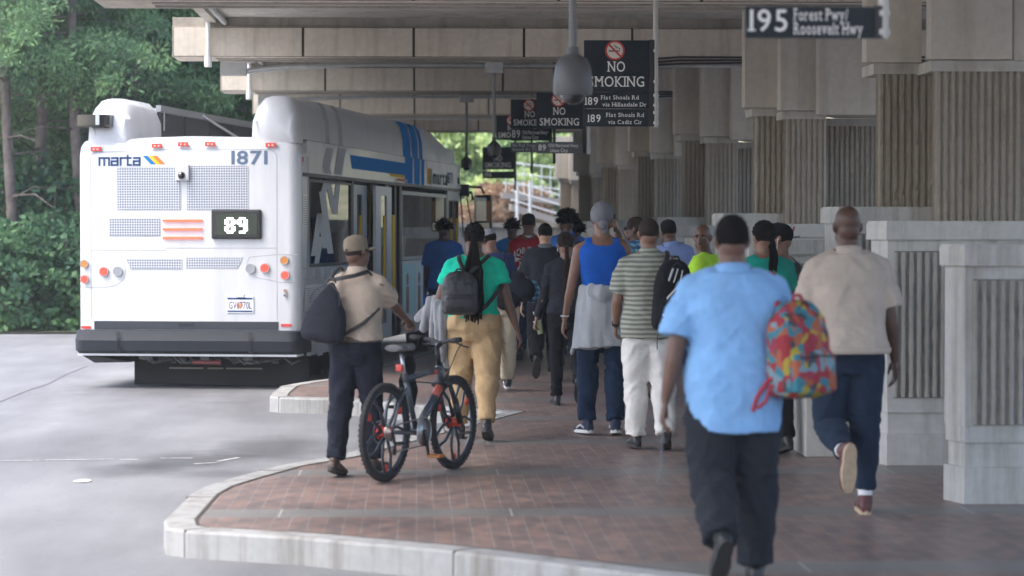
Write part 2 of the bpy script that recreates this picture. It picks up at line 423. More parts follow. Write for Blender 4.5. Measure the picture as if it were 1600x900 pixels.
me = pf.mesh('platform')
bm = bmesh.new(); bm.from_mesh(me); bmesh.ops.triangulate(bm, faces=bm.faces[:]); bmesh.ops.recalc_face_normals(bm, faces=bm.faces[:])
for f in bm.faces:
    if f.normal.z < 0: f.normal_flip()
bm.to_mesh(me); bm.free(); me.materials.append(M_pave)
tag(link(bpy.data.objects.new('platform_paving', me)), kind='structure')

# ---- canopy
BS0, BS1 = -2.9, 7.6
BEAMZ = 3.73; CEIL = 4.20
slab = MB(); slab.box((BS0 + .46, 6.5, CEIL), (BS1, 60, CEIL + .55))
canopy = empty('station_deck', (0, 0, 0), 0, 'long concrete deck of the station roofing the bus platform', 'canopy')
slab.build('deck_slab', M_conc, canopy)
sl = MB()
for i in range(-1, 6):
    for q in range(1, 5):
        y = 7.95 + 7.2 * i + q * 1.12 + .6; sl.box((BS0 + .53, y, CEIL - .03), (BS1, y + .16, CEIL + .001))
sl.build('soffit_rib', M_conc, canopy)
ed = MB(); ed.box((BS0 + .40, 6.5, CEIL - .06), (BS0 + .52, 60, CEIL + 1.1)); ed.build('edge_fascia', M_haunch, canopy)
gt = MB(); gt.tube([(BS0 + .62, 6.5, CEIL - .06), (BS0 + .62, 53, CEIL - .06)], .035, 8); gt.build('gutter_pipe', M_pipe, canopy)
names = {3: 'nearest broad concrete cross beam with four long panels', 4: 'second concrete cross beam, behind the nearest one',
         5: 'third concrete cross beam, above the bus roof', 6: 'farthest concrete cross beam, above the far road signs', 7: 'fifth concrete cross beam towards the far end', 8: 'farthest concrete cross beam at the end of the deck'}
for i in range(0, 7):
    y = 7.95 + 7.2 * i
    bmz = empty('cross_beam', (0, y, BEAMZ), 0, names.get(i, 'concrete cross beam overhead before the first sign'), 'beam', 'concrete cross beams under the deck')
    c = MB(); c.box((BS0, .03, 0), (BS1, .85, .36)); c.build('beam_core', M_beam, bmz)
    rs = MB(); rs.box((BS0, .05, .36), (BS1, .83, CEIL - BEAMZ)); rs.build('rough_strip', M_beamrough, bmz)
    pn_ = MB(); x = BS0
    random.seed(i); widths = [1.55, 1.32, 1.32, 1.30] * 5; x = BS0 + .02
    first = True
    for wd in widths:
        if x > BS1 - .2: break
        x1 = min(x + wd, BS1); pn_.box((x, -.012, .006), (x1 - .03, .031, .345), bev=.006); x = x1
    pn_.build('face_panel', M_beam, bmz)
    jt = MB(); jt.box((BS0 + .01, .012, .002), (BS1, .0299, .352)); jt.build('joint', M_grime, bmz)
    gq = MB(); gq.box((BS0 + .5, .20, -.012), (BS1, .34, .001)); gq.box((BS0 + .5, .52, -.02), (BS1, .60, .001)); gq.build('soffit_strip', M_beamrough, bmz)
    if 3 <= i <= 5:
        pp = MB(); pp.tube([(BS0 + .43, -.06, .50), (BS0 + .43, -.06, -.04)], .027, 10); pp.tube([(BS0 + .43, -.06, .0), (BS0 + .43, -.06, -.13)], .045, 12)
        pp.build('downpipe', mat('pipe_white', (.6, .6, .58), .5), bmz)
        ju = MB(); ju.box((BS0 + .5, -.03 + .9, -.17), (BS0 + .82, .12 + .9, -.005), bev=.01); ju.build('junction_box', M_pipe, bmz)
        cn = MB(); cn.tube([(BS0 + .8, 1.0, -.10), (BS0 + 1.3, 1.0, -.05), (BS0 + 2.2, 1.0, -.03), (6, 1.0, -.03)], .022, 8)
        cn.tube([(BS0 + .8, 1.06, -.13), (BS0 + 1.4, 1.06, -.07), (BS0 + 2.3, 1.06, -.035), (6, 1.06, -.035)], .012, 8); cn.build('conduit', M_pipe, bmz)
# thick dark cables beside the piers
for i, t in enumerate((29.0, 36.2)):
    cb = MB()
    for q in range(3):
        cb.tube([(2.6 + q * .1, t, 3.66 - q * .03), (3.1, t, 3.70 - q * .04), (4.0, t - .1, 3.69 - q * .03), (6, t - .1, 3.7 - q * .04)], .012, 8)
    tag(cb.build('cable_bundle', M_black), ['bundle of dark cables across the top of the pier behind the 189 sign', 'farther bundle of dark cables under the second beam'][i], 'cables')

# ---- piers with ribbed shafts
def ribbed_face(mb, s0, s1, t0, depth, z0, z1, pitch=.055, amp=.020, taper=.12):
    """column: ribbed front (towards -t), slanted left side"""
    pts = []; nr = max(2, int(round((s1 - s0 - .04) / pitch))); p = (s1 - s0 - .04) / nr
    pts.append((s0, t0))
    for i in range(nr):
        x = s0 + .02 + i * p
        pts += [(x, t0), (x + p * .22, t0 - amp), (x + p * .62, t0 - amp), (x + p * .84, t0)]
    pts.append((s1, t0)); pts += [(s1, t0 + depth), (s0 + taper, t0 + depth)]
    if t0 > 28: mb.prism(pts, z0, z1); return
    pts = pts[::-1] if sum(pts[i - 1][0] * pts[i][1] - pts[i][0] * pts[i - 1][1] for i in range(len(pts))) < 0 else pts
    nz = int((z1 - z0) / .045); rings = []
    for k in range(nz + 1):
        z = z0 + (z1 - z0) * k / nz; rings.append([Vector((x + .004 * noise.noise(Vector((x * 31, z * 14, 2))) * (t < t0 - .001), t + (.011 * noise.noise(Vector((x * 40, z * 17, t0))) if t < t0 - .001 else 0), z)) for x, t in pts])
    mb.loft(rings)
def hau(mb, s0, s1, t0, depth, z0, z1, taper):
    mb.prism([(s0, t0 + .03), (s0 + .03, t0), (s1, t0), (s1, t0 + depth), (s0 + taper, t0 + depth)], z0, z1)
plabel = ['nearest ribbed concrete pier group, beside the man in tan', 'second ribbed concrete pier group, behind the route 195 sign', 'third ribbed concrete pier group from the right',
          'fourth ribbed concrete pier group, right of the 189 sign pole', 'fifth ribbed concrete pier group down the platform', 'farthest ribbed concrete pier group beside the daylight gap', 'ribbed concrete pier group past the visible row', ]
def pier(i):
    t = 19.4 + 7.2 * i
    if i == 0: cols = [(3.53, 4.0, 0, 2.985), (3.94, 4.60, -.5, 2.975), (4.60, 5.6, -.45, 2.965)]; sh = [(3.65, 4.14, .08), (4.00, 4.72, -.42), (4.75, 5.5, -.42)]
    else: cols = [(3.53, 3.95, 0, 2.985), (3.85, 4.26, -.45, 2.935), (4.24, 5.3, -.6, 2.885)]; sh = [(3.66, 4.0, .08), (3.93, 4.37, -.35), (4.38, 5.2, .20)]
    e = empty('pier', (0, 0, 0), 0, plabel[i], 'pier', 'ribbed piers along the platform')
    h = MB()
    for q, (a, c, dt, zb) in enumerate(cols): hau(h, a, c, t + dt, 1.3 - q * .2, zb, 4.05 + q * .01, .35)
    h.build('haunch', M_haunch, e)
    l = MB(); s = MB(); j = MB()
    for q, (a, c, dt) in enumerate(sh):
        zb = cols[q][3]
        l.box((a - .02, t + dt - .03, zb - .09), (c + .01, t + dt + .5, zb + .0 - .002 * q - .003)); 
        ribbed_face(s, a, c, t + dt, .7, 0, zb - .09, taper=.30)
        j.box((c - .004, t + dt - .012, 0.01), (c + .012, t + dt + .2, zb - .1))  # pale concrete strips stand in for slits of daylight between the shafts
    l.build('ledge', M_conc, e); s.build('ribbed_shaft', M_rib, e); j.build('daylight_edge_strip', M_conc, e)
    return e
for i in range(7): pier(i)

plab = {(0, 0): 'nearest ribbed low wall block, right of the man in tan', (0, 1): 'middle ribbed wall block, just behind the nearest one', (0, 2): 'tall capped wall block behind the bald man in tan',
        (1, 0): 'low capped wall block behind the blue backpack man', (1, 1): 'long capped wall block behind the person in a black cap', (1, 2): 'tall capped wall block right of the lime vest man'}
def parapet(i, kd):
    t = (14.74, 17.2, 19.2)[kd] + 7.2 * i; top = (1.57, 1.72, 1.84)[kd]; sr = (5.2, 5.6, 4.25)[kd]
    e = empty('parapet_block', (0, 0, 0), 0, plab.get((i, kd), 'far capped concrete wall block number %d down the row of piers' % (i * 3 + kd)), 'wall', 'ribbed wall blocks between the piers')
    if (i, kd) not in plab:
        e['label'] = ['low capped', 'middle capped', 'taller capped'][kd] + ' wall block ' + ['at the third pier', 'at the fourth pier', 'at the fifth pier', 'at the farthest pier'][min(i - 2, 3)] + ' down the platform'
    def plan(o): return [(3.31 - o * .4, t - o), (3.24 - o, t + .27), (3.62 - o, t + .78 + o * .5), (3.7, t + 1.0 + o), (sr + o, t + 1.0 + o), (sr + o, t - o)]
    M1 = MB(); M1.prism(plan(0), 0, .22); M1.prism(plan(-.03), .22, .37); M1.prism(plan(-.012), .37, .47); M1.build('stepped_base', M_par, e)
    B = MB(); B.prism(plan(-.005), .47, top - .13); B.build('block_body', M_par, e)
    rb = MB(); x = 3.31 + .06
    bk = MB(); bk.box((x - .01, t + .0015, .475), (sr - .03, t + .02, top - .21)); bk.build('rib_shade_panel', mat('rib_shade_concrete', (.20, .19, .17), .95, var=.3, vscale=10), e)  # dark sheet: the shade between the ribs is put into its colour
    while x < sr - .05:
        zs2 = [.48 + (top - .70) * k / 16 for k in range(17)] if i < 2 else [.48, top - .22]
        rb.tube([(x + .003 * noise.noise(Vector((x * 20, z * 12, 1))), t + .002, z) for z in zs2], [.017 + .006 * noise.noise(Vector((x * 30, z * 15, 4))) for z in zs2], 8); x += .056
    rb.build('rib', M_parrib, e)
    cp = MB(); cp.prism(plan(.03), top - .13, top - .012); cp.prism(plan(.018), top - .012, top); cp.build('cap', M_par, e)
for i in range(0, 6):
    for kd in range(3): parapet(i, kd)
lb = MB(); a = at(1254, 18.1); lb.box((2.84, 17.85, 0), (3.42, 18.6, .62), bev=.01)
tag(lb.build('concrete_block', M_par), 'small plain concrete block standing between two wall blocks', 'block')

# ---- far end: ribbed wall, ramp with white rails
fw = empty('far_wall', (0, 64, 0), 0, 'long ribbed concrete wall crossing the far end of the platform', 'wall')
q = MB(); q.box((-2.2, 0, 0), (9, .3, 1.74)); q.build('wall_face', M_wall, fw)
q = MB(); x = -2.2
while x < 9: q.box((x, -.03, .02), (x + .05, .001, 1.70)); x += .1
q.build('rib', M_wall, fw)
q = MB(); q.box((-2.25, -.06, 1.74), (9.05, .36, 1.86)); q.build('coping', M_conc, fw)
rm = empty('ramp', (0, 0, 0), 0, 'white railed footpath ramp climbing beyond the ribbed wall', 'ramp')
Zr = 78
A0 = at(798, Zr, zat(318, Zr)); A1 = at(905, Zr, zat(350, Zr)); B0 = at(785, Zr + 3, zat(298, Zr)); B1 = at(905, Zr + 3, zat(312, Zr))
q = MB()
def beamseg(mb, p, r, h, d): mb.add([p, r, r + Vector((0, d, 0)), p + Vector((0, d, 0)), p - Vector((0, 0, h)), r - Vector((0, 0, h)), r + Vector((0, d, -h)), p + Vector((0, d, -h))], [(0, 1, 2, 3), (4, 7, 6, 5), (0, 4, 5, 1), (1, 5, 6, 2), (2, 6, 7, 3), (3, 7, 4, 0)])
beamseg(q, A0, A1, .22, 1.4); q.build('ramp_deck', mat('ramp_side', (.22, .21, .20), .8), rm)
q = MB(); beamseg(q, B0, B1, .2, 1.4); q.build('ramp_deck', MATS['ramp_side'], rm)
Mw = mat('white_railing', (.50, .52, .53), .5)
for P0, P1, hs in ((A0, A1, (.12, .42, .72)), (B0, B1, (.3, .65, 1.0))):
    for h in hs: q = MB(); q.tube([P0 + Vector((0, -.03, h)), P1 + Vector((0, -.03, h))], .026, 6); q.build('handrail', Mw, rm)
for px in range(790, 905, 14):
    q = MB(); f = (px - 785) / 120; p = B0.lerp(B1, f) + Vector((0, -.08, 0)); q.tube([p, p + Vector((0, 0, 1.0))], .018, 6); q.build('rail_post', Mw, rm)
for px in (808, 828, 890):
    q = MB(); p = at(px, Zr - 1.5, -.15); q.tube([p, p + Vector((0, 0, 3.35))], .05, 8); q.build('support_post', Mw, rm)
hill = MB()   # sloping bank beyond the wall
for_rings = []
for k in range(13):
    y = 70 + k * 5; z = ROADZ + max(0, (k - 2)) * .85
    for_rings.append([Vector((-30 + 6 * q_, y, z + noise.noise(Vector((q_ * 2.3, k * 1.7, 0))) * .5 * (k > 1))) for q_ in range(14)])
hill.loft(for_rings, cap=False, close=False)
M_bank = mat('bank_ground', (0.22, 0.28, 0.10), .95, var=.5, vscale=1.2, color2=(.38, .32, .20))
tag(hill.build('grassy_bank', M_bank), kind='structure')
wf = MB(); wf.add([(-80, 43.3, ROADZ + .03), (-3.0, 43.3, ROADZ + .03), (-3.0, 140, ROADZ + .03), (-80, 140, ROADZ + .03)], [(0, 1, 2, 3)])
tag(wf.build('woodland_floor', mat('leaf_litter', (.05, .055, .03), .95, var=.5, vscale=3)), kind='structure')

# ---- trees
def foliage(name, c0, c1, c2, scale=.6):
    m, n, b, v = base(name)
    g = n.add('ShaderNodeNewGeometry'); rnd = g.outputs['Random Per Island']
    k = n.ramp(rnd, [(0.0, c0), (0.55, c1), (1.0, c2)])
    nz = n.noise(v, scale, 3); k = n.mix(1.0, k, n.ramp(nz, [(.35, (.60, .68, .72)), (.65, (1.25, 1.2, 1.0))]), 'MULTIPLY')
    n.link(k, b.inputs['Base Color']); b.inputs['Roughness'].default_value = .55; b.inputs['Specular IOR Level'].default_value = .3
    tr = n.add('ShaderNodeBsdfTranslucent'); n.link(k, tr.inputs['Color']); mx = n.add('ShaderNodeMixShader'); mx.inputs[0].default_value = .35
    n.link(b.outputs[0], mx.inputs[1]); n.link(tr.outputs[0], mx.inputs[2]); out = m.node_tree.nodes['Material Output']; n.link(mx.outputs[0], out.inputs['Surface'])
    return m
M_pine = foliage('pine_needles', (.10, .19, .115), (.18, .32, .17), (.30, .46, .23))
M_leaf = foliage('broad_leaves', (.055, .13, .085), (.11, .23, .12), (.19, .35, .16))
M_lime = foliage('fresh_leaves', (.36, .46, .22), (.55, .68, .34), (.72, .82, .50))
M_red = foliage('rusty_leaves', (.24, .15, .10), (.38, .24, .16), (.46, .32, .22))
M_bark = mat('bark', (.16, .13, .115), .95, var=.4, vscale=5, bump=.8, bscale=12)

def leaf_mesh(name, centers, rad, n_each, L, W, m, rng, droop=0.0):
    C = np.repeat(np.array(centers), n_each, axis=0); Rr = np.repeat(np.array(rad), n_each)[:, None]
    N = len(C); d = rng.normal(size=(N, 3)); d /= np.linalg.norm(d, axis=1)[:, None]
    P = C + d * Rr * (rng.random((N, 1)) ** .45) * np.array([1, 1, .62])
    a = d + rng.normal(size=(N, 3)) * .7; a[:, 2] -= droop; a /= np.linalg.norm(a, axis=1)[:, None]
    q = rng.normal(size=(N, 3)); b_ = np.cross(a, q); b_ /= np.linalg.norm(b_, axis=1)[:, None]
    s = (.6 + .8 * rng.random((N, 1)))
    a = a * L * s; b_ = b_ * W * s
    V = np.stack([P, P + a * .5 + b_ * .5, P + a, P + a * .5 - b_ * .5], 1).reshape(-1, 3)
    me = bpy.data.meshes.new(name); me.vertices.add(len(V)); me.vertices.foreach_set('co', V.ravel())
    me.loops.add(N * 4); me.loops.foreach_set('vertex_index', np.arange(N * 4)); me.polygons.add(N)
    me.polygons.foreach_set('loop_start', np.arange(N) * 4); me.polygons.foreach_set('loop_total', np.full(N, 4)); me.update(calc_edges=True)
    me.materials.append(m); return me

def pine_meshes(seed, H=14.0, low=2.2, dense=1.0, m=M_pine):
    rng = np.random.default_rng(seed); rd = random.Random(seed)
    tr = MB(); bend = [Vector((rd.uniform(-.15, .15) * z / 5, rd.uniform(-.15, .15) * z / 5, z)) for z in (0, 2, 4, 7, 10, H)]
    bend[0] = Vector((0, 0, -.3)); tr.tube(bend, [.13, .115, .10, .085, .06, .02], 9)
    cs = []; rs = []
    def trunk_at(z):
        for a, c in zip(bend[:-1], bend[1:]):
            if z <= c.z: return a.lerp(c, (z - a.z) / (c.z - a.z))
        return bend[-1]
    z = low * .45
    while z < H:
        for _ in range(rd.choice((1, 2, 2, 3))):
            az = rd.uniform(0, 6.283); Lb = (2.7 - 1.7 * z / H) * rd.uniform(.55, 1.15); p0 = trunk_at(z); up = rd.uniform(-.05, .35)
            p1 = p0 + Vector((math.cos(az), math.sin(az), up)) * Lb * .55; p2 = p0 + Vector((math.cos(az + rd.uniform(-.25, .25)), math.sin(az + rd.uniform(-.25, .25)), up * .5 - .12)) * Lb
            if z < low and rd.random() < .65: continue
            tr.tube([p0, p1, p2], [.024, .014, .006], 5)
            if z < low: continue
            for f in (.35, .5, .62, .74, .86, .97, 1.04):
                if rd.random() > .86 * dense: continue
                q = p0.lerp(p1, f / .55) if f < .55 else p1.lerp(p2, (f - .55) / .45)
                q = q + Vector((rd.uniform(-.3, .3), rd.uniform(-.3, .3), rd.uniform(-.12, .2)))
                cs.append(tuple(q)); rs.append(rd.uniform(.24, .46))
        z += rd.uniform(.17, .34)
    return tr.mesh('trunk', True), leaf_mesh('crown', cs, rs, 85, .13, .034, m, rng, .1)
def bush_meshes(seed, r=1.3, h=2.0, m=M_leaf, nc=60, L=.14, W=.09, each=60):
    rng = np.random.default_rng(seed); rd = random.Random(seed); cs = []; rs = []; tr = MB()
    for i in range(nc):
        a = rd.uniform(0, 6.283); z = h * rd.random() ** .8; rr = r * math.sqrt(max(.05, 1 - (z / h - .4) ** 2 / .5)) * rd.random() ** .4
        cs.append((rr * math.cos(a), rr * math.sin(a), z)); rs.append(rd.uniform(.16, .36) * (.7 + .3 * h / 2))
        if i % 6 == 0: tr.tube([(0, 0, -.1), (rr * math.cos(a) * .5, rr * math.sin(a) * .5, z * .5), cs[-1]], [.03, .02, .008], 5)
    return tr.mesh('trunk', True), leaf_mesh('crown', cs, rs, each, L, W, m, rng)
def tree(kind, meshes, p, rz, sc, mname, label, group):
    o = empty(kind, p, rz, label, 'tree' if 'tree' in kind else 'shrub', group); o.scale = (sc, sc, sc)
    t = bpy.data.objects.new('trunk' if 'tree' in kind else 'stem', meshes[0]); link(t, o)
    if not meshes[0].materials: meshes[0].materials.append(M_bark)
    link(bpy.data.objects.new('crown' if 'tree' in kind else 'foliage', meshes[1]), o); return o
PV = [pine_meshes(11, 14, 2.6), pine_meshes(12, 13, 1.6, 1.1), pine_meshes(13, 15, 4.6), pine_meshes(14, 12, 1.2, 1.1, M_leaf)]
spots = [(18, 45.5, 2), (62, 47, 2), (86, 50, 2), (124, 46, 2), (-30, 48, 0), (155, 52, 0), (205, 48.5, 1), (250, 53, 1), (300, 49, 3), (345, 55, 1), (385, 50, 3), (420, 58, 0), (110, 57, 3), (20, 58, 1), (40, 53, 0), (190, 60, 0), (290, 62, 1),
         (-90, 52, 1), (-130, 60, 0), (470, 62, 3), (70, 64, 3), (375, 65, 0), (145, 66, 1), (240, 67, 3)]
pos_words = ['at the left edge of the photo', 'left of the bus', 'just left of the bus corner', 'over the bus roof', 'behind the bus roof pods', 'beside the deck edge']
for i, (px, Z, k) in enumerate(spots):
    p = at(px, Z, ROADZ)
    wd = 'at the left edge of the photo' if px < 45 else 'left of the bus' if px < 105 else 'behind the bus left side' if px < 200 else 'above the bus roof' if px < 330 else 'beside the beam ends'
    dep = 'at the road edge' if Z < 50 else 'in the second row' if Z < 56 else 'deep in the wood'
    ki = ('full boughed tall pine', 'bushy mid green pine', 'bare trunked tall pine', 'leafy dark green tree')[k]
    tree('pine_tree' if k < 3 else 'leafy_tree', PV[k], p, i * 1.7, .92 + .05 * ((i * 7) % 5), None, '%s %s %s' % (ki, dep, wd), 'trees of the wood left of the road')
BV = [bush_meshes(21), bush_meshes(22, 1.1, 2.6), bush_meshes(23, 1.5, 1.6)]
for i, (px, Z, k, sc) in enumerate([(-40, 44.6, 0, 1), (15, 44.4, 2, .9), (60, 44.8, 0, .9), (100, 44.4, 1, .8), (140, 45.0, 2, 1), (-5, 46.5, 1, 1.1), (80, 46.5, 1, 1.2), (130, 47.5, 1, 1.2), (40, 48.5, 1, 1.3), (190, 47, 1, 1.2), (250, 47, 0, 1.2), (330, 48, 1, 1.1)]):
    tree('dark_shrub', BV[k], at(px, Z, ROADZ), i * 2.1, sc, None, 'dark shrub at the wood edge, ' + ['beyond the left picture edge', 'touching the left picture edge', 'under the bare trunks', 'close beside the bus', 'hidden behind the bus corner',
         'in the second row by the left edge', 'tall, behind the bare trunks', 'tall, behind the bus corner', 'tallest, deep between bare trunks', 'behind the bus rear', 'behind the bus middle', 'behind the bus roof pods'][i], 'shrubs at the foot of the wood')
LV = [bush_meshes(31, 2.6, 5.5, M_lime, 150, .22, .14, 70), bush_meshes(32, 2.2, 4.4, M_lime, 120, .22, .14, 70)]
RV = bush_meshes(33, 1.3, 1.7, M_red, 60, .16, .1, 60)
for i, (px, Z, sc, zz) in enumerate([(660, 92, 1.3, 1.2), (712, 98, 1.35, 2.0), (760, 90, .9, 1.4), (790, 104, 1.4, 2.8), (845, 94, 1.1, 1.4), (880, 100, 1.3, 2.2), (925, 92, 1.2, 1.2), (975, 98, 1.4, 2), (735, 112, 1.7, 4.0), (855, 114, 1.8, 4.2), (610, 95, 1.4, 1.4), (560, 100, 1.5, 1.4), (795, 88, .6, 1.0), (1040, 96, 1.4, 1.5)]):
    tree('leafy_tree', LV[i % 2], at(px, Z, zz - .6), i * 1.3, sc, None, 'bright leafy tree on the far bank, ' + ['behind the bus front', 'right of the bus front edge', 'above the bus mirror', 'tall, behind the hanging signs', 'behind the white ramp', 'over the right end of the ramp',
         'behind the farthest pier', 'hidden past the piers', 'high up behind the mirror', 'highest, behind the ramp', 'hidden behind the bus cab', 'hidden behind the bus body', 'small, between mirror and ramp', 'well past the piers'][i], 'bright trees beyond the ramp')
for i, (px, Z, sc, zz) in enumerate([(775, 82, 1.0, .8), (800, 84, 1.2, 1.1), (750, 85, .9, .9)]):
    tree('rusty_shrub', RV, at(px, Z, zz), i * 2, sc, None, 'rust coloured shrub on the far bank, ' + ['beside the bus mirror', 'under the ramp rails, the largest', 'half hidden by the bus mirror'][i], 'rusty shrubs on the far bank')

# ---- hanging signs
M_sign = mat('sign_slate', (.022, .030, .038), .6, spec=.2, var=.12, vscale=4)
M_signgrey = mat('sign_grey', (.10, .11, .12), .55)
M_let = mat('sign_lettering', (.82, .82, .80), .6)
M_cream = mat('sign_cream', (.72, .68, .60), .6); M_red_s = mat('sign_red', (.52, .05, .05), .5)
def flat(mb, pts, z=0): mb.add([Vector((p[0], p[1], z)) for p in pts], [tuple(range(len(pts)))])
def nosmoke(parent, x, z, y, r):
    M = facing_back(x, y, z)
    a = MB(); flat(a, [(r * .93 * math.cos(t * .2618), r * .93 * math.sin(t * .2618)) for t in range(24)], .002); a.v = [tuple(M @ Vector(v)) for v in a.v]; a.build('disc', M_cream, parent)
    a = MB()
    for k in range(32):
        t0 = k * math.pi / 16; t1 = (k + 1) * math.pi / 16
        flat(a, [(r * math.cos(t0), r * math.sin(t0)), (r * math.cos(t1), r * math.sin(t1)), (r * .82 * math.cos(t1), r * .82 * math.sin(t1)), (r * .82 * math.cos(t0), r * .82 * math.sin(t0))][::1], .006)
    c = r * .86 * .7071; w_ = r * .075
    flat(a, [(-c - w_, c - w_), (c - w_, -c - w_), (c + w_, -c + w_), (-c + w_, c + w_)], .0065)
    a.v = [tuple(M @ Vector(v)) for v in a.v]; a.build('prohibition_ring', M_red_s, parent)
    a = MB(); flat(a, [(-r * .62, -r * .12), (r * .38, -r * .12), (r * .38, r * .02), (-r * .62, r * .02)], .004)
    flat(a, [(r * .43, -r * .12), (r * .5, -r * .12), (r * .5, r * .02), (r * .43, r * .02)], .004)
    pts = [(.46, .08), (.55, .18), (.35, .28), (.1, .25), (.15, .42), (-.05, .45), (0, .6)]
    for (p, q) in zip(pts[:-1], pts[1:]):
        d = Vector((q[0] - p[0], q[1] - p[1])); d.normalize(); nn = Vector((-d.y, d.x)) * .035
        flat(a, [((p[0] + s_ * nn.x) * r, (p[1] + s_ * nn.y) * r) for s_ in (-1,)] + [((q[0] - nn.x) * r, (q[1] - nn.y) * r), ((q[0] + nn.x) * r, (q[1] + nn.y) * r), ((p[0] + nn.x) * r, (p[1] + nn.y) * r)], .004)
    a.v = [tuple(M @ Vector(v)) for v in a.v]; a.build('cigarette_symbol', M_black, parent)
def sign(px_pole, Z, panels, label, polebot, scale=1.0, pole_light=True, xoff=0):
    """panels: (px left, px right, y top, y bottom, material, [text rows]) all read off at distance Z"""
    p = at(px_pole, Z); e = empty('hanging_sign', (p.x, p.y, 0), 0, label, 'sign', 'signs hanging over the platform')
    X = lambda px: at(px, Z).x - p.x
    zt = CEIL - .01
    q = MB(); q.tube([(0, 0, zat(polebot, Z)), (0, 0, zt)], .022, 12)
    for yb in panels: 
        for fy in (.2, .8): q.cyl((0, 0, zat(yb[2] + (yb[3] - yb[2]) * fy, Z)), .03, .025)
    q.build('pole', mat('pole_light', (.46, .45, .43), .4, metal=.2) if pole_light else M_black, e)
    top = min(a[2] for a in panels); bot = max(a[3] for a in panels); xr = X(panels[0][1])
    q = MB(); q.box((xr - .002, -.02, zat(bot, Z)), (xr + .045, .02, zat(top, Z) + .005)); q.build('channel', M_black, e)
    for (xa, xb, ya, yb, pm, rows) in panels:
        x0, x1 = X(xa), X(xb); z1, z0 = zat(ya, Z), zat(yb, Z)
        q = MB(); q.box((x0, -.012, z0), (x1, .008, z1), bev=.002); pn_ = q.build('panel', pm, e)
        H = z1 - z0; W = x1 - x0
        for r_ in rows:
            if r_[0] == 'icon': nosmoke(pn_, x0 + W * r_[1], z0 + H * r_[2], -.0125, r_[3] * W)
            else:
                body, fx, fz, h, al, fw, serif = r_
                text(body, h * W, facing_back(x0 + W * fx, -.0145, z0 + H * fz), M_let, 'lettering', pn_, serif=serif, align=al, width=fw * W if fw else None, bold=.006 if serif else .012)
    return e
ns = [('icon', .47, .745, .15), ('NO', .5, .345, .155, 'C', .27, True), ('SMOKING', .52, .075, .155, 'C', .80, True)]
def ns_for(h_over_w, dy=0): return [('icon', .47, .80, .15), ('NO', .5, .39 + dy, .155, 'C', .27, True), ('SMOKING', .5, .10 + dy, .155, 'C', .86, True)]
sign(1024, 22.0, [(912, 1014, 64, 144, M_sign, ns_for(.8)),
                  (912, 1014, 144.6, 170, M_sign, [('189', .02, .22, .115, 'L', .2, True), ('Flat Shoals Rd', .26, .55, .062, 'L', .58, True), ('via Hillandale Dr', .28, .12, .062, 'L', .68, True)]),
                  (912, 1014, 171, 198, M_sign, [('189', .06, .25, .115, 'L', .2, True), ('Flat Shoals Rd', .34, .55, .062, 'L', .58, True), ('via Cadiz Cir', .37, .14, .062, 'L', .52, True)])],
     'dark no smoking sign with two route 189 panels', 199)
sign(919, 30.5, [(838, 910, 145, 202, M_sign, ns_for(.8)), (838, 908, 222, 240, M_signgrey, [('89', .04, .25, .13, 'L', .17, False), ('Old National Hwy', .27, .55, .075, 'L', .66, False), ('Union City', .3, .12, .075, 'L', .4, False)])],
     'dark no smoking sign with separate grey 89 panel below', 241)
sign(866, 36.6, [(798, 858, 156, 201, M_sign, ns_for(.8)), (798, 858, 201.5, 220, M_sign, [('89', .03, .25, .2, 'L', .22, True), ('Old National Hwy/', .3, .55, .09, 'L', .68, True), ('Union City', .3, .14, .09, 'L', .42, True)]),
                 (798, 858, 223, 238, M_signgrey, [('No Rail Transfers', .05, .55, .08, 'L', .8, True), ('Issued At This', .05, .14, .08, 'L', .7, True)])],
     'no smoking sign half hidden behind the one with the grey 89 panel', 256, pole_light=False)
sign(831, 44.0, [(775, 826, 181, 219, M_sign, ns_for(.8))], 'mostly hidden no smoking sign, fourth down the platform', 272, pole_light=False)
sign(805, 51.8, [(754, 802, 230, 265, M_sign, ns_for(.8)), (754, 802, 268, 279, M_sign, [('196', .05, .25, .13, 'L', .25, True)])],
     'farthest no smoking sign, the one with the 196 panel', 298, pole_light=False)
sign(1379, 11.4, [(1163, 1366, 12, 61, M_sign, [('195', .03, .22, .165, 'L', .30, True), ('Forest Pwy/', .37, .56, .092, 'L', .42, True), ('Roosevelt Hwy', .37, .12, .092, 'L', .53, True)])],
     'nearest hanging sign, the blurred route 195 panel', 61)

